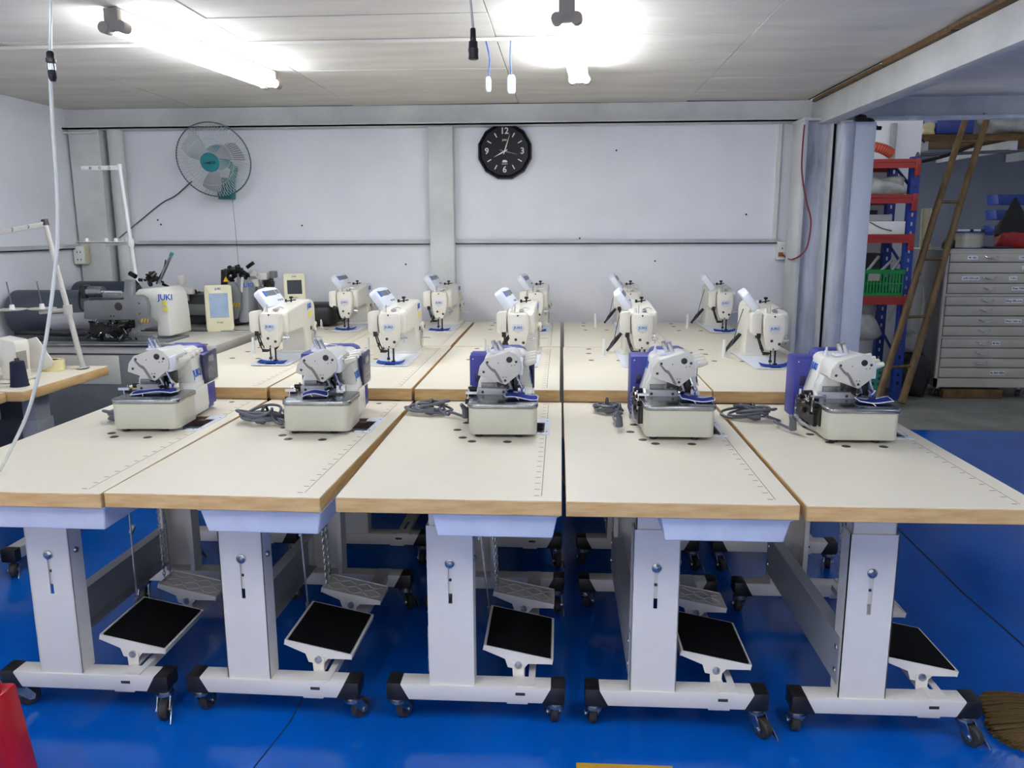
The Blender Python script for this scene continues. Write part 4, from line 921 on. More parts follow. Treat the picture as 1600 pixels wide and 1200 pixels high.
# pattern sewing machines
mat('plate_grey', (128, 130, 130), .45, rgb2=(116, 118, 118), scale=8, metal=.3)
mat('bench_cream', (206, 202, 188), .45, rgb2=(198, 193, 178), scale=4)
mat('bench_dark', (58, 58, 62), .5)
mat('hazard', (214, 170, 30), .5)
ZB = .82
def bench(name, label, x0, y0, x1, y1):
    t = thing(name, label, 'machine bench', ((x0+x1)/2, (y0+y1)/2, 0)); cx, cy = t.location.x, t.location.y; w_, d = (x1-x0)/2, (y1-y0)/2
    top = MB().box(-w_, -d, ZB-.05, w_, d, ZB).build('top', 'bench_cream', t, .004)
    MB().box(-w_+.02, -d+.02, ZB, w_-.30, d-.25, ZB+.012).build('slide_plate', 'plate_grey', top, .002)
    MB().box(-w_+.01, -d-.012, ZB-.012, w_-.05, -d+.02, ZB+.006).build('front_rail', 'brushed', top, .002)
    for q in (0, .05): MB().lathe([(0, -.004), (.008, -.003), (.009, 0)], (w_-.10-q, -d, ZB-.03), 'y', 12).build('bolt', 'plug', top)
    MB().box(-w_, -d+.005, .12, w_-.02, -d+.018, ZB-.055).build('front_panel', 'plate_grey', t, .002)
    MB().box(-w_+.3, -d, ZB-.22, w_-.55, -d+.006, ZB-.06).build('drawer_front', 'bench_cream', t, .003)
    MB().box(-w_, -d+.02, .12, w_-.02, d, ZB-.055).build('body', 'bench_dark', t)
    for x in (-w_+.06, w_-.08):
        for y in (-d+.06, d-.06): caster(t, x, y, .7, .12)
    return t
bench('machine_bench', 'grey and cream machine bench behind the leftmost front overlock machine', -3.10, 4.20, -1.86, 4.78)
def gauge_panel(name, label, base, rz, h=.235, scr='screen_lit', S=1.0):
    t = thing(name, label, 'control panel', base, rz)
    M = Matrix.Rotation(-.30, 4, 'X')
    b = MB().prism(rounded(-.066, 0, .066, h, .014), 'y', -.016, .016, M); p = b.build('panel_body', 'panel_cream', t, .006, 2)
    MB().box(-.045, -.0175, .065, .045, -.0158, h-.045, M).build('screen', scr, p)
    l = letter('JUKI', .015, 'logo_blue', p, (0, 0, 0), '-y'); l.data.transform(M @ Matrix.Translation((0, -.0172, h-.022)))
    l = letter('IP-420', .012, 'print_grey', p, (0, 0, 0), '-y'); l.data.transform(M @ Matrix.Translation((.0, -.0172, .040)))
    MB().prism([(-.02, 0), (.10, 0), (.085, .15), (.04, .16), (.0, .02)], 'x', -.06, -.054).build('side_bracket', 'panel_cream', t)
    MB().box(-.062, -.02, 0, .06, .10, .006).build('foot', 'panel_cream', t)
    t.scale = (S, S, S)
    return t
mat('panel_cream', (226, 220, 184), .4); mat('screen_lit', (120, 140, 170), .12, rgb2=(170, 184, 200), scale=5, emit=(150, 175, 215), estr=.05); mat('screen_dark', (58, 62, 70), .12)
gauge_panel('touch_panel', 'cream touch screen panel with lit display on the left machine bench', (-2.092, 4.811, 0.821), .42, S=1.22)
gauge_panel('touch_panel', 'grey touch screen panel with dark display beside the leftmost lockstitch machine', (-1.677, 5, 0.966), .35, .20, 'screen_dark')
tag(MB().box(-.14, -.10, 0, .14, .16, .14).build('cable_bundle', 'cord_black', loc=(-1.58, 5.12, Z2+.004), bevel=.05, seg=3), 'dark fabric bundle under the rear touch screen panel', 'cloth')

def pattern_machine_front():
    t = thing('pattern_sewer', 'pattern sewing machine with grey striped guard plate on the left bench', 'sewing machine', (-2.316, 4.42, 0.851)); o_ = Vector(t.location)
    def poly(pts): return [(Vector(p).x-o_.x, Vector(p).z-o_.z) for p in pts]
    Y = lambda y: y-o_.y
    MB().prism(poly([(-2.39, 4.4, 1.07), (-2.349, 4.4, 1.11), (-2.237, 4.4, 1.117), (-2.196, 4.4, 1.085), (-2.187, 4.4, 0.97), (-2.183, 4.4, 0.846), (-2.265, 4.4, 0.846), (-2.258, 4.4, 0.923), (-2.303, 4.4, 0.962), (-2.304, 4.4, 1.034)]), 'y', Y(4.36), Y(4.62)).build('arm', 'machine_white', t, .010, 2)
    g = MB().prism(poly([(-2.549, 4.18, 1.06), (-2.559, 4.18, 0.967), (-2.503, 4.18, 0.957), (-2.275, 4.18, 0.961), (-2.253, 4.18, 0.934), (-2.209, 4.18, 0.944), (-2.198, 4.18, 1.034), (-2.211, 4.18, 1.078), (-2.234, 4.18, 1.092), (-2.277, 4.18, 1.092), (-2.273, 4.18, 1.173), (-2.315, 4.18, 1.173), (-2.329, 4.18, 1.068)]), 'y', Y(4.16), Y(4.20)).build('guard_plate', 'plate_grey', t, .004, 2)
    b = MB()
    for k in range(3):
        q = Vector((-2.245, 4.155, 0.95))-o_; x = q.x+k*.016; b.prism([(x, q.z-.004), (x+.008, q.z-.004), (x+.017, q.z+.018), (x+.009, q.z+.018)], 'y', Y(4.1585), Y(4.1605))
    b.build('hazard_stripes', 'hazard', g)
    for p in ((-2.245, 4.16, 1.049), (-2.247, 4.16, 0.994), (-2.407, 4.16, 0.98), (-2.39, 4.16, 0.98)): q = Vector(p)-o_; screw(g, q, .005)
    q = Vector((-2.36, 4.16, 1.032))-o_; MB().lathe([(0, -.001), (.019, -.002), (.022, 0)], q, 'y', 18).build('round_window', 'plug', g)
    b = MB(); rn = random.Random(11)
    for i in range(38):
        u, v = rn.random(), rn.random(); p = Vector((-.24+.22*u, Y(4.17)+.16*rn.random(), -.0+.10*v+.0)); d = Vector((rn.uniform(-.04, .04), rn.uniform(-.03, .03), rn.uniform(-.04, .04)))
        b.cyl(p, p+d, rn.choice((.005, .008, .012)), n=8)
    b.box(-.25, Y(4.22), .0, -.06, Y(4.34), .09); b.build('needle_gear', 'dark_metal', t)
    b = MB(); rn = random.Random(5)
    for i in range(12):
        p = Vector((-.22+.2*rn.random(), Y(4.17), .0+.09*rn.random())); b.cyl(p, p+Vector((rn.uniform(-.03, .03), -.02, rn.uniform(-.03, .03))), .004, n=6)
    b.build('chrome_rods', 'chrome', t)
    a, c = Vector((-2.566, 4.24, 1.104))-o_, Vector((-2.48, 4.24, 1.104))-o_
    MB().cyl(a, c, .030, n=18).build('air_cylinder', 'brushed', t)
    MB().cyl(c, Vector((-2.38, 4.24, 1.101))-o_, .008, n=10).build('piston_rod', 'chrome', t)
    MB().box(a.x-.03, a.y-.03, a.z-.035, a.x, a.y+.03, a.z+.035).build('cylinder_end', 'dark_metal', t, .004)
    MB().tube(smooth_path([a+Vector((-.01, 0, .03)), a+Vector((-.05, 0, .0)), a+Vector((-.055, 0, -.09)), a+Vector((-.01, .02, -.12))]), .006, 6).build('air_line', 'cord_black', t)
    MB().box(c.x+.0, c.y-.02, c.z-.035, c.x+.09, c.y+.05, c.z-.005).build('cylinder_bracket', 'plate_grey', t, .004)
    MB().cyl(Vector((-2.276, 4.45, 1.135))-o_, Vector((-2.192, 4.45, 1.289))-o_, .009, n=12).build('gas_spring', 'brushed', t)
    MB().cyl(Vector((-2.192, 4.45, 1.289))-o_, Vector((-2.183, 4.45, 1.307))-o_, .010, n=12).build('spring_cap', 'teal', t)
    MB().tube(smooth_path([Vector((-2.286, 4.45, 1.146))-o_, Vector((-2.239, 4.45, 1.218))-o_, Vector((-2.223, 4.45, 1.268))-o_]), .004, 6).build('spring_hose', 'cord_black', t)
    b = MB(); rn = random.Random(8)
    for i in range(16):
        p = Vector((-2.334, 4.45, 1.146))-o_+Vector((rn.uniform(-.06, .06), rn.uniform(-.05, .08), rn.uniform(-.02, .05))); d = Vector((rn.uniform(-.04, .04), rn.uniform(-.03, .03), rn.uniform(-.02, .03)))
        b.cyl(p, p+d, rn.choice((.006, .009, .014)), n=8)
    b.build('top_linkage', 'dark_metal', t)
    q = Vector((-2.197, 4.355, 1.064))-o_; letter('JUKI', .045, 'logo_blue', t, q, '-y')
    for p in ((-2.204, 4.355, 1.032), (-2.199, 4.355, 0.999)): q = Vector(p)-o_; MB().box(q.x-.012, q.y-.002, q.z-.012, q.x+.012, q.y+.001, q.z+.012).build('warning_label', 'sticker_yellow', t)
    MB().prism([(-.30, 0), (.09, 0), (.08, .018), (-.02, .022), (-.03, .05), (-.10, .05), (-.14, .02), (-.30, .016)], 'y', Y(4.26), Y(4.30)).build('clamp_plate', 'plate_grey', t, .003)
    MB().box(-.70, Y(4.24), .014, -.28, Y(4.34), .03).build('feed_rail', 'dark_metal', t, .003)
    b = MB().cyl((-.60, Y(4.45), .06), (-.25, Y(4.45), .075), .05, .055, n=20); b.build('work_clamp_cover', 'grey_steel', t)
    return t
pattern_machine_front()
def pattern_machine_rear():
    t = thing('pattern_sewer', 'dark pattern sewing machine with round grey guard behind the lit touch panel', 'sewing machine', (-2.107, 5.12, 0.833)); o_ = Vector(t.location)
    def poly(pts): return [(Vector(p).x-o_.x, Vector(p).z-o_.z) for p in pts]
    Y = lambda y: y-o_.y
    MB().prism(poly([(-2.131, 5.02, 1.11), (-2.064, 5.02, 1.11), (-2.028, 5.02, 1.037), (-2.034, 5.02, 0.939), (-2.064, 5.02, 0.873), (-2.173, 5.02, 0.873), (-2.164, 5.02, 1.049)]), 'y', Y(4.99), Y(5.03)).build('guard_plate', 'plate_grey', t, .006, 2)
    MB().prism(poly([(-2.133, 5, 1.187), (-2.092, 5, 1.187), (-2.104, 5, 1.079), (-2.141, 5, 1.087)]), 'y', Y(4.97), Y(5)).build('warning_plate', 'dark_metal', t, .002)
    q = Vector((-2.032, 4.799, 1.135))-o_; MB().prism([(q.x-.018, q.z-.012), (q.x+.018, q.z-.012), (q.x, q.z+.02)], 'y', q.y-.001, q.y).build('warning_triangle', 'hazard', t)
    b = MB(); q = Vector((-2.052, 4.985, 0.967))-o_
    for k in range(3): b.prism([(q.x-.03+k*.018, q.z-.016), (q.x-.021+k*.018, q.z-.016), (q.x-.010+k*.018, q.z+.012), (q.x-.019+k*.018, q.z+.012)], 'y', q.y, q.y+.004)
    b.build('hazard_stripes', 'hazard', t)
    MB().prism(poly([(-2.079, 5.15, 1.163), (-2.031, 5.15, 1.118), (-2, 5.15, 1.077), (-2.02, 5.15, 0.842), (-2.101, 5.15, 0.842)]), 'y', Y(5.07), Y(5.31)).build('arm', 'grey_steel', t, .012, 2)
    letter('JUKI', .04, 'logo_blue', t, Vector((-2.002, 5.058, 1.083))-o_, '-y')
    MB().cyl(Vector((-2.025, 5.04, 1.137))-o_, Vector((-2.039, 5.04, 1.043))-o_, .008, n=10).build('white_rod', 'paint_white', t)
    b = MB(); rn = random.Random(21)
    for i in range(26):
        p = Vector((-2.093, 5.12, 1.165))-o_+Vector((rn.uniform(-.07, .08), rn.uniform(-.08, .08), rn.uniform(-.05, .03))); d = Vector((rn.uniform(-.05, .05), rn.uniform(-.03, .03), rn.uniform(-.03, .04))); b.cyl(p, p+d, rn.choice((.008, .012, .016)), n=8)
    b.build('top_linkage', 'dark_metal', t)
    x0 = Vector((-2.512, 5.07, 1.045))-o_; x1 = Vector((-2.196, 5.07, 0.851))-o_
    MB().box(x0.x, Y(5.07), x1.z-.02, x1.x+.14, Y(5.32), x0.z-.02).build('body', 'bench_dark', t, .02, 2)
    MB().box(x0.x+.02, Y(5.055), x1.z+.04, x1.x-.04, Y(5.07), x1.z+.11).build('grey_panel', 'plate_grey', t, .003)
    b = MB(); rn = random.Random(31)
    for i in range(22):
        p = Vector((x0.x+(x1.x-x0.x)*rn.random(), Y(5.09)+.1*rn.random(), x0.z-.03)); d = Vector((rn.uniform(-.05, .05), 0, rn.uniform(.0, .06))); b.cyl(p, p+d, rn.choice((.006, .010, .014)), n=8)
    b.build('cable_guides', 'dark_metal', t)
    for (pa, w_, h, nm) in (((-2.501, 5.05, 1.059), .085, .055, 'cream_cover'), ((-2.426, 5.03, 1.027), .075, .085, 'cream_cover'), ((-2.432, 5.05, 1.12), .04, .06, 'cream_cover'), ((-2.37, 5.02, 1.049), .05, .04, 'cream_cover')):
        q = Vector(pa)-o_; MB().box(q.x-w_/2, q.y-.02, q.z-h/2, q.x+w_/2, q.y+.03, q.z+h/2).build(nm, 'machine_cream', t, .006, 2)
    return t
pattern_machine_rear()
t = thing('pattern_sewer', 'cream solenoid cluster of a machine near the back wall under the fan', 'machine', (-1.96, 5.2, 1.065)); o_ = Vector(t.location); rn = random.Random(3)
for i in range(8):
    p = Vector((rn.uniform(-.08, .08), rn.uniform(-.03, .03), rn.uniform(-.02, .10))); s_ = rn.uniform(.014, .03)
    MB().box(p.x-s_, p.y-s_, p.z-s_, p.x+s_, p.y+s_, p.z+s_).build('valve_block', rn.choice(('machine_cream', 'plate_grey', 'machine_cream', 'dark_metal')), t, .004)
MB().box(-.03, -.02, -.40, .03, .03, .0).build('post', 'plate_grey', t, .003)
bench('machine_bench', 'dark rear machine bench along the back wall at left', -2.60, 4.80, -1.80, 5.30)
# ================================================================ storage corner on the right
mat('rack_red', (160, 44, 36), .45, rgb2=(142, 38, 32), scale=6)
mat('rack_blue', (26, 56, 140), .45)
mat('bag_grey', (176, 176, 172), .35, rgb2=(140, 140, 136), scale=9, bump=.6, bscale=22)
mat('cardboard', (186, 172, 146), .8)
def rack():
    t = thing('storage_rack', 'rack with blue perforated posts and red shelf beams behind the pillars', 'rack', (2.42, 6.98, 0)); o_ = Vector(t.location)
    x0, x1, y0, y1 = 1.97-o_.x, 2.83-o_.x, 6.83-o_.y, 7.27-o_.y
    for x in (x0, x1):
        for y in (y0, y1):
            b = MB(); b.grid([x-.035, x-.008, x+.008, x+.035], [.0]+[v for k in range(26) for v in (.06+k*.073, .09+k*.073)]+[1.99], {(1, 1+2*k) for k in range(26)}, y-.002, y, 'y')
            b.box(x-.035, y, 0, x-.033, y+.06, 1.99).box(x+.033, y, 0, x+.035, y+.06, 1.99); b.build('post', 'rack_blue', t)
    for z in (1.90, 1.625, 1.31, .81):
        for y in (y0-.03, y1+.03):
            b = MB().box(x0-.02, y-.006, z, x1+.0, y+.012, z+.02).box(x0-.02, y-.0, z+.02, x1+.0, y+.012, z+.045).box(x0-.02, y-.006, z+.045, x1+.0, y+.012, z+.07); b.build('shelf_beam', 'rack_red', t)
        for x in (x0, x1): MB().box(x-.02, y0-.038, z-.06, x+.02, y0-.012, z+.075).build('beam_connector', 'rack_red', t, .002)
        MB().box(x0+.0, y0-.01, z+.055, x1-.0, y1+.01, z+.068).build('shelf', 'cardboard', t)
    for z in (.35, 1.1, 1.75): MB().tube([(x1, y0+.06, z), (x1, y1, z+.2)], .012, 6).build('brace', 'rack_blue', t)
    return t
rack()
ZS = [1.968, 1.693, 1.378, .878]
# items on the rack
t = thing('hose_coil', 'ribbed orange hose lying on top of the rack', 'hose', (2.54, 6.96, ZS[0]+.001))
mat('hose_orange', (196, 82, 62), .5)
pts = smooth_path([(-.28, .10, .06), (-.12, .02, .12), (.03, -.02, .10), (.14, .0, .055)], 14); b = MB()
b.tube(pts, [.043 if i % 2 else .036 for i in range(len(pts))], 14); b.build('ribbed_tube', 'hose_orange', t)
tag(MB().prism([(-.06, 0), (.06, 0), (.08, .14), (.0, .20), (-.08, .14)], 'y', -.02, .02).build('carton_flap', 'cardboard', loc=(2.36, 7.06, ZS[0]+.001)), 'beige carton flap on top of the rack beside the orange hose', 'cardboard')
tag(MB().box(-.02, -.02, 0, .02, .02, .34).build('metal_bar', 'grey_steel', loc=(2.83, 7.345, ZS[0]+.001), bevel=.004), 'upright grey bar standing behind the top of the rack', 'bar')
def lumpy(name, label, cat, loc, size, m, seed, n=3, rough=.25):
    bm = bmesh.new(); bmesh.ops.create_icosphere(bm, subdivisions=n, radius=1); rn = random.Random(seed); ph = [rn.uniform(0, 6) for _ in range(9)]
    for v in bm.verts:
        p = v.co.copy(); k = 1+rough*(.5*math.sin(p.x*3+ph[0]+p.y*2)+.4*math.sin(p.y*4+ph[1]+p.z*3)+.35*math.sin(p.z*5+ph[2]+p.x*4)+.2*math.sin(p.x*9+ph[3])*math.sin(p.z*8+ph[4]))
        q = Vector([math.copysign(abs(c)**.65, c) for c in p])*k; v.co = Vector((q.x*size[0], q.y*size[1], max(-.92, q.z)*size[2]))
    z0 = min(v.co.z for v in bm.verts)
    for v in bm.verts: v.co.z -= z0
    me = bpy.data.meshes.new(name); bm.to_mesh(me); bm.free(); me.shade_smooth(); me.materials.append(MAT[m])
    o = bpy.data.objects.new(name, me); COL.objects.link(o); o.location = loc
    return tag(o, label, cat) if label else o
lumpy('plastic_bag', 'crumpled clear plastic bag on the second shelf of the rack', 'bag', (2.62, 6.92, ZS[1]+.001), (.15, .10, .075), 'bag_grey', 2)
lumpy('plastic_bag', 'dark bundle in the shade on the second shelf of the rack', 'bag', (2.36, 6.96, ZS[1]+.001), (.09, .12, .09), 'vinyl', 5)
t = thing('carton', 'white wrapped carton on the third shelf of the rack', 'carton', (2.60, 6.94, ZS[2]+.001))
MB().box(-.19, -.10, 0, .19, .12, .105).build('box', 'paint_white', t, .006)
MB().tube(smooth_path([(-.10, -.105, .10), (.0, -.108, .05), (.08, -.106, .03)]), .004, 5).build('strap', 'cord_grey', t)
MB().box(-.16, -.05, .105, .10, .10, .16).build('upper_tray', 'grey_steel', t, .006)
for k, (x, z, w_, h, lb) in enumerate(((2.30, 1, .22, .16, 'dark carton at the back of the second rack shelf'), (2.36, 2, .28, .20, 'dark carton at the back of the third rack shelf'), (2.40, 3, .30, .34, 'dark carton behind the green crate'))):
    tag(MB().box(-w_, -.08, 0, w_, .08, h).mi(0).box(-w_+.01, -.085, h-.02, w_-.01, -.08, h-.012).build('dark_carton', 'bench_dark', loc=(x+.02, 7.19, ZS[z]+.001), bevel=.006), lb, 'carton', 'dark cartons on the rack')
t = thing('plastic_crate', 'green plastic crate with grey label on the lowest red shelf', 'crate', (2.62, 6.95, ZS[3]+.001))
mat('crate_green', (16, 132, 58), .45)
w_, d, h = .185, .13, .215
def lattice(b, u0, u1, v0, v1, y, axis, nx, nz):
    us = [u0]+[u0+(u1-u0)*k/(2*nx+1) for k in range(1, 2*nx+1)]+[u1]; vm = (v0+v1)/2; vs = [v0, v0+.006, vm-.005, vm+.005, v1-.006, v1]
    b.grid(us, vs, {(2*i+1, j) for i in range(nx) for j in (1, 3)}, y, y+.003, axis)
b = MB(); lattice(b, -w_, w_, .02, h-.03, -d, 'y', 14, 3); lattice(b, -w_, w_, .02, h-.03, d-.003, 'y', 14, 3); lattice(b, -d, d, .02, h-.03, -w_, 'x', 9, 3); lattice(b, -d, d, .02, h-.03, w_-.003, 'x', 9, 3)
b.build('crate_wall', 'crate_green', t)
b = MB().grid([-w_-.006, -w_+.004, w_-.004, w_+.006], [-d-.006, -d+.004, d-.004, d+.006], {(1, 1)}, h-.03, h).box(-w_, -d, 0, w_, d, .02); b.build('rim', 'crate_green', t)
MB().box(-.10, -d-.004, .125, -.01, -d-.001, .185).build('label_plate', 'print_grey', t)
for k, (dx, l) in enumerate(((-.08, .26), (.03, .20), (.12, .30))):
    MB().tube([(dx, -.02, .19), (dx+.10, .0, .19+l*.5)], .012, 8).build('bar', 'grey_steel', tag(thing('metal_rod', ['left pale rod sticking out of the green crate', 'middle pale rod sticking out of the green crate', 'right long pale rod sticking out of the green crate'][k], 'rod', (2.62, 6.95, ZS[3]+.001)), group='rods in the green crate'))
lumpy('plastic_bag', 'grey crumpled sack under the green crate', 'bag', (2.44, 7.03, .50), (.24, .17, .16), 'bag_grey', 8)
lumpy('plastic_bag', 'dark sack on the floor under the rack', 'bag', (2.28, 6.98, .0), (.26, .18, .24), 'vinyl', 9)
lumpy('plastic_bag', 'small pale sack leaning beside the blue rack post', 'bag', (2.94, 6.96, .40), (.09, .08, .09), 'bag_grey', 12)
lumpy('plastic_bag', 'black bag on the floor between rack and drawer cabinet', 'bag', (3.02, 7.06, .0), (.12, .11, .21), 'cord_black', 14)
# teal basket
t = thing('waste_basket', 'teal perforated plastic basket on the floor before the rack', 'basket', (2.69, 6.96, -.003))
mat('basket_teal', (66, 150, 134), .5)
b = MB(); n, k = 26, 12; vs = []
for j in range(k+1):
    r = .085+.035*j/k
    vs += [(r*math.cos(2*PI*i/n), r*math.sin(2*PI*i/n), .30*j/k) for i in range(n)]
b.add(vs, [(j*n+i, j*n+(i+1) % n, (j+1)*n+(i+1) % n, (j+1)*n+i) for j in range(k) for i in range(n) if not (j % 2 == 1 and i % 2 and 0 < j < k-1)])
b.build('basket_wall', 'basket_teal', t, fix=False)
MB().ring((0, 0, .30), .122, .006, 'z', 28, 6).build('rim', 'basket_teal', t)
MB().cyl((0, 0, 0), (0, 0, .006), .084, n=26).build('bottom', 'basket_teal', t)

# bamboo ladder
mat('bamboo', (124, 98, 60), .5, rgb2=(80, 60, 34), scale=5, stretch=(3, 3, .6))
t = thing('bamboo_ladder', 'bamboo ladder leaning up to the loft beside the drawer cabinet', 'ladder', (2.72, 6.66, 0)); o_ = Vector(t.location)
def pole(p, q, r0, r1, name='rail', nodes=9):
    p, q = Vector(p)-o_, Vector(q)-o_; b = MB(); pts, rs = [], []
    for k in range(nodes):
        for f_, e in ((0, 1.0), (.06, 1.16), (.12, 1.0), (.95, .98)):
            u = (k+f_)/nodes; pts.append(p.lerp(q, u)+Vector((math.sin(u*7+p.x)*.006, 0, 0))); rs.append((r0+(r1-r0)*u)*e)
    return b.tube(pts, rs, 12).build(name, 'bamboo', t)
RA, RB = Vector((2.790, 6.62, 0.02)), Vector((3.535, 7.24, 2.335)); LA, LB = Vector((2.54, 6.50, .02)), Vector((3.365, 7.24, 2.335))
pole(RA, RB, .031, .026); pole(LA, LB, .029, .025)
for u in (.13, .30, .50, .70, .915):
    pole(LA.lerp(LB, u), RA.lerp(RB, u), .012, .012, 'rung', 1)

# drawer cabinet
mat('cab_paint', (188, 184, 172), .5, rgb2=(172, 168, 156), scale=4)
mat('cab_side', (104, 106, 112), .55, rgb2=(92, 94, 100), scale=4)
t = thing('drawer_cabinet', 'tall beige steel drawer cabinet with stuck-on paper labels', 'cabinet', (3.60, 7.30, 0)); o_ = Vector(t.location)
cx0, cx1, cy0, cy1, cz0, cz1 = 3.19-o_.x, 4.02-o_.x, 6.95-o_.y, 7.62-o_.y, .095, 1.245
MB().box(cx0+.004, cy0+.02, cz0, cx1-.004, cy1, cz1).build('body', 'cab_side', t)
fr = MB().box(cx0, cy0+.004, cz0, cx0+.022, cy0+.03, cz1).box(cx1-.022, cy0+.004, cz0, cx1, cy0+.03, cz1).box(cx0, cy0+.004, cz1-.024, cx1, cy0+.03, cz1).box(cx0, cy0+.004, cz0, cx1, cy0+.03, cz0+.075)
for z in (.877, .520): fr.box(cx0+.02, cy0+.004, z-.010, cx1-.02, cy0+.03, z+.010)
fr.build('front_frame', 'cab_paint', t)
MB().box(cx0-.004, cy0, cz1, cx1+.004, cy1, cz1+.012).build('top', 'cab_paint', t, .003)
rows = [(1.150, 1.220), (1.060, 1.146), (.976, 1.056), (.890, .972), (.790, .864), (.704, .786), (.618, .700), (.534, .614), (.433, .508), (.346, .429), (.264, .342), (.176, .260)]
LBL = {0: (('M. viền', .16), ('1 kim', .56)), 1: (('Zigzag', .60),), 2: (('cuốn sườn juki', .16), ('2 kim', .50)), 3: (('Khuy 7200 pdti', .57),), 4: (('Khuy đầu tròn', .53),), 6: (('Khuy 1 kim cp', .54),), 8: (('M. Bọ', .42),), 11: (('M. đính điểm', .46),)}
for i, (a, c) in enumerate(rows):
    dr = MB().box(cx0+.030, cy0+.002, a+.003, cx1-.030, cy0+.025, c-.001).build('drawer', 'cab_paint', t, .002)
    if i not in (1, 11):
        hx = cx0+.36; z = (a+c)/2+.004
        b = MB().tube(smooth_path([(hx-.052, cy0+.002, z+.010), (hx-.03, cy0-.016, z-.004), (hx, cy0-.022, z-.009), (hx+.03, cy0-.016, z-.004), (hx+.052, cy0+.002, z+.010)]), .0055, 7); b.build('handle', 'chrome', dr)
    for s, x in LBL.get(i, ()):
        l = .014*len(s)*.62+.02; xx = cx0+x+.05
        MB().box(xx-l/2, cy0+.0006, (a+c)/2-.013, xx+l/2, cy0+.002, (a+c)/2+.017).build('paper_label', 'panel_white', dr)
        letter(s, .021, 'cord_black', dr, (xx, cy0+.0002, (a+c)/2+.002), '-y')
for x in (cx0+.05, cx1-.10, cx1-.02):
    caster(t, x, cy0+.06, 1.3, .095)
caster(t, cx0+.05, cy1-.06, 1.3, .095); caster(t, cx1-.05, cy1-.06, 1.3, .095)
tag(MB().box(-.245, -.04, 0, .245, .05, .078).build('wood_block', 'raw_wood', loc=(3.51, 6.98, -.003), bevel=.004), 'brown wooden block lying under the drawer cabinet', 'block')
# items on the cabinet
t = thing('wire_spool', 'large spool of clear tubing on the drawer cabinet', 'spool', (3.42, 7.14, 1.258))
mat('spool_line', (178, 176, 160), .3, rgb2=(150, 148, 132), scale=3, stretch=(1, 1, 60))
MB().cyl((0, 0, .0), (0, 0, .008), .145, n=36).build('bottom_flange', 'rack_blue', t)
MB().cyl((0, 0, .008), (0, 0, .130), .128, n=36).build('winding', 'spool_line', t)
MB().cyl((0, 0, .130), (0, 0, .138), .145, n=36).build('top_flange', 'rack_blue', t)
for k, (x, y, a) in enumerate(((-.05, -.02, .1), (.06, .03, -.05))):
    m_ = thing('marker_pen', ['white marker pen with black cap, left one on the spool', 'white marker pen with black cap, right one on the spool'][k], 'pen', (3.42+x, 7.10+y, 1.258+.1395), a, 'markers on the spool')
    MB().cyl((-.06, 0, .010), (.045, 0, .010), .0095, n=12).build('barrel', 'paint_white', m_); MB().cyl((.045, 0, .010), (.075, 0, .010), .0105, n=12).build('cap', 'plug', m_)
t = thing('tape_dispenser', 'small black tool left of the spool on the drawer cabinet', 'tool', (3.26, 7.10, 1.258))
MB().prism([(-.05, 0), (.06, 0), (.06, .05), (.02, .09), (-.02, .085), (-.05, .04)], 'y', -.02, .02).build('body', 'black_plastic', t, .006); MB().cyl((0, -.022, .03), (0, -.019, .03), .008, n=10).build('screw_head', 'zinc', t)
tag(MB().cyl((0, 0, 0), (-.01, 0, .34), .045, n=20).build('paper_tube', 'socket_cream', loc=(3.20, 7.40, 1.258)), 'cream tube standing on the cabinet behind the ladder', 'tube')
t = thing('shopping_bag', 'red bag with black cover slumped on the drawer cabinet', 'bag', (3.80, 7.12, 1.258))
mat('bag_red', (150, 24, 32), .6, rgb2=(124, 18, 26), scale=5, bump=.4, bscale=12); mat('bag_black', (14, 15, 22), .8, bump=.4, bscale=12)
o = lumpy('bag_body', None, None, (0, 0, 0), (.15, .10, .085), 'bag_red', 3, rough=.12); o.parent = t
b = MB(); vs = []; n = 14
for j, (z, r, ox) in enumerate(((.11, .15, 0), (.17, .155, .0), (.24, .115, -.01), (.32, .055, -.015), (.38, .028, -.02), (.41, .012, -.02))):
    vs += [(ox+r*math.cos(2*PI*i/n)*(1+.08*math.sin(i*2.3+j)), r*.62*math.sin(2*PI*i/n)*(1+.08*math.sin(i*1.7+j)), z+.012*math.sin(i*1.9)) for i in range(n)]
b.add(vs, [(j*n+i, j*n+(i+1) % n, (j+1)*n+(i+1) % n, (j+1)*n+i) for j in range(5) for i in range(n)]+[tuple(range(5*n, 6*n)), tuple(range(n))[::-1]]); b.build('bag_cover', 'bag_black', t)
tag(MB().box(-.10, -.05, 0, .10, .05, .02).build('dark_case', 'navy_panel', loc=(3.63, 7.03, 1.258), bevel=.008), 'flat dark case between the spool and the red bag', 'case')
# blue storage bins behind
for k, z in enumerate((1.36, 1.50, 1.64)):
    tag(MB().prism([(-.18, 0), (.18, 0), (.20, .09), (-.20, .09)], 'y', -.10, .10).build('storage_bin', 'rack_blue', loc=(4.20, 7.95, z), bevel=.006), ['lowest blue bin behind the red bag', 'middle blue bin behind the red bag', 'top blue bin behind the red bag'][k], 'bin', 'blue bins behind the red bag')
struct(MB().box(3.75, 7.8, 0, 4.4, 8.1, 1.36).build('trim_16', 'wall_dark'), 'dim ledge under the blue bins')
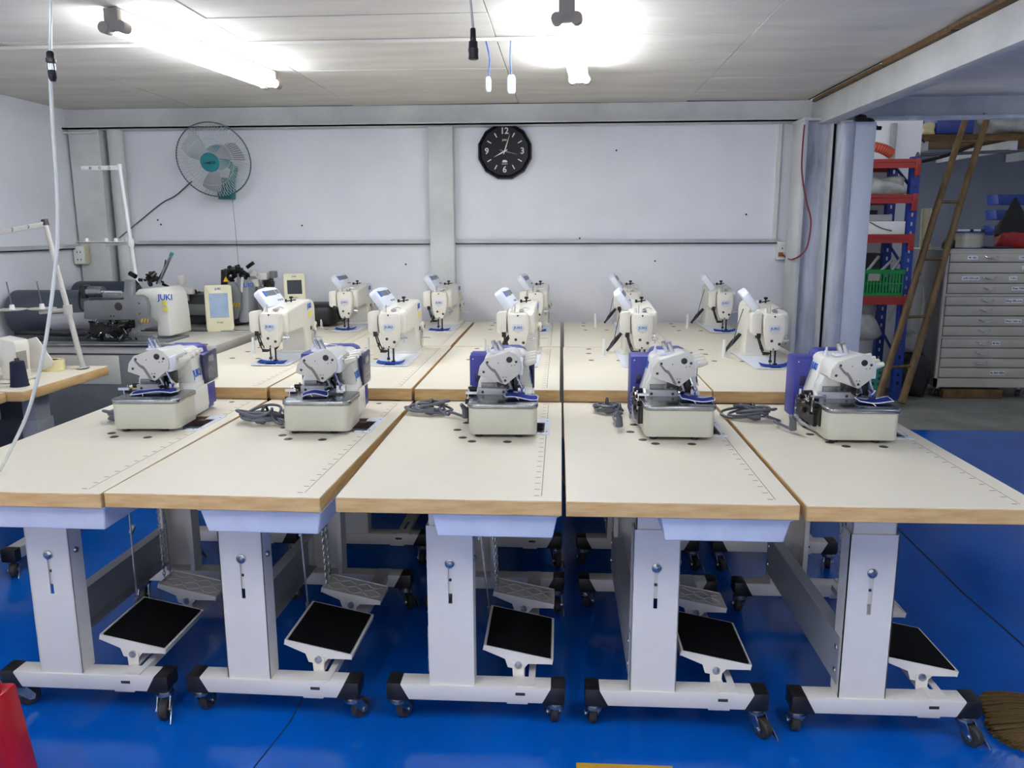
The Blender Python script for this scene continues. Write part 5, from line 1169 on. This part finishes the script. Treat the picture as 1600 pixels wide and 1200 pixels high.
# loft at the top right
t = thing('loft_platform', 'wooden loft platform high behind the ladder', 'platform', (3.9, 8.0, 0)); o_ = Vector(t.location)
MB().box(3.10-o_.x, 7.45-o_.y, 2.17, 4.98-o_.x, 7.50-o_.y, 2.21).build('edge_board', 'raw_wood', t)
MB().box(3.10-o_.x, 7.50-o_.y, 2.20, 4.98-o_.x, 8.6-o_.y, 2.23).build('deck', 'raw_wood', t)
for x in (3.15, 3.9, 4.6): MB().box(x-o_.x-.03, 7.47-o_.y, 2.09, x-o_.x+.03, 8.88-o_.y, 2.17).build('joist', 'grey_paint', t)
MB().box(3.10-o_.x, 7.60-o_.y, 0, 3.17-o_.x, 7.67-o_.y, 2.17).build('post', 'cab_side', t)
for k, (a, c, m_) in enumerate((((3.05, 7.42, 2.05), (4.9, 7.60, 2.17), 'cord_grey'), ((3.05, 7.43, 1.98), (3.6, 7.44, 2.15), 'cord_black'))):
    MB().tube(smooth_path([Vector(a)-o_, (Vector(a)+Vector(c))/2-o_+Vector((0, 0, -.02)), Vector(c)-o_]), .014, 8).build('pipe', m_, t)
tag(MB().box(-.16, -.14, 0, .16, .14, .16).build('loft_box', 'rack_blue', loc=(3.42, 7.66, 2.231), bevel=.02), 'blue box on the loft left of the ladder top', 'box')
lumpy('loft_bag', 'tan bundle on the loft at its left end', 'bag', (3.20, 7.60, 2.231), (.07, .06, .05), 'tape', 4)
lumpy('loft_bag', 'grey wrapped bundle on the loft right of the ladder', 'bag', (3.95, 7.66, 2.231), (.24, .12, .09), 'bag_grey', 6)
# umbrella hanging by the loft post
t = thing('umbrella', 'folded dark umbrella hanging from the loft post', 'umbrella', (3.06, 7.40, 1.62)); 
MB().lathe([(.004, 0), (.018, .04), (.040, .22), (.045, .36), (.022, .45), (.012, .48), (0, .48)], (0, 0, 0), 'z', 12).build('canopy', 'cord_grey', t)
MB().tube(smooth_path([(0, 0, .48), (0, 0, .53), (.03, 0, .56), (.055, 0, .53)]), .008, 8).build('handle', 'cord_black', t)
# white hose and wheel beside the cabinet
t = thing('white_hose', 'white hose arching between the ladder and the drawer cabinet', 'hose', (2.98, 7.30, 0))
MB().tube(smooth_path([(-.10, -.06, .62), (.0, -.06, .86), (.07, -.06, 1.02), (.14, -.05, .98), (.19, -.04, .80), (.20, 0, .1)]), .012, 8).build('hose', 'hose_clear', t)
# spotlight fixture under the beam
t = thing('clamp_lamp', 'small dark clamp fixture under the side beam corner', 'fixture', (1.80, 5.22, 2.06))
MB().prism([(-.03, -.01), (.05, -.01), (.03, .04), (-.02, .05)], 'y', -.03, .03).build('clamp', 'dark_metal', t, .004); MB().tube(smooth_path([(.02, 0, .02), (.07, -.01, .01), (.10, -.01, -.03), (.13, -.01, -.035)]), .012, 8).build('hook', 'dark_metal', t)
# ================================================================ things at the front edge
t = thing('plastic_stool', 'red plastic stool at the lower left corner', 'stool', (-1.385, 1.42, 0))
mat('stool_red', (186, 14, 28), .35, coat=.2)
b = MB().prism(rounded(-.16, -.16, .16, .16, .05), 'z', .425, .45); b.build('seat', 'stool_red', t, .012, 3)
for sx in (-1, 1):
    for sy in (-1, 1):
        s = lambda v: [(sx*x, sy*y) for x, y in v]
        top = [(.085, .085), (.165, .085), (.165, .165), (.085, .165)]; bot = [(.135, .135), (.195, .135), (.195, .195), (.135, .195)]
        MB().prism(s(bot), 'z', 0, .43, top=s(top)).build('leg', 'stool_red', t, .008, 2)
for a in range(4):
    M = Matrix.Rotation(a*PI/2, 4, 'Z'); MB().box(-.12, .145, .36, .12, .160, .43, M).build('apron', 'stool_red', t)
# broom
t = thing('broom', 'brown bristle broom lying on the blue floor at lower right', 'broom', (1.405, 2.22, 0), 0); o_ = Vector(t.location)
mat('bristle', (112, 86, 42), .8, rgb2=(70, 52, 24), scale=40, stretch=(2, 30, 30))
rn = random.Random(6)
for nm, y0, sp, ln, n_ in (('bristle_tuft', .045, .06, .135, 260), ('bristle_tuft', -.055, .075, .16, 340)):
    b = MB()
    for i in range(n_):
        u = rn.uniform(-1, 1); z = rn.uniform(.004, .034); l = ln*(1-.35*u*u)+rn.uniform(-.012, .008); y = y0+u*sp
        b.tube([(.06, y*.8, z+.004), (-l*.5, y+u*.006, z), (-l, y+u*.02+rn.uniform(-.004, .004), max(.002, z-.012))], .0022, 4)
    tag(b.build(nm, 'bristle', t), kind='stuff')
MB().box(.05, -.12, .0, .11, .10, .045).build('broom_head', 'core_wood', t, .008)
MB().cyl((.10, 0, .03), (.75, .1, .03), .012, n=12).build('handle', 'edge_wood', t)
# yellow tape strip on the floor
mat('tape_yellow', (206, 160, 40), .6)
tag(MB().box(-.13, -.055, 0, .13, .0, .0015).build('floor_tape', 'tape_yellow', loc=(0.181, 1.963, 0.001)), 'yellow tape strip on the floor at the bottom edge', 'tape')
tag(MB().box(-.02, -.006, 0, .02, .006, .004).build('metal_clip', 'dark_metal', loc=(-1.477, 2.455, 0), rot=(0, 0, -.4)), 'small dark metal clip on the floor under the leftmost pedal', 'clip')
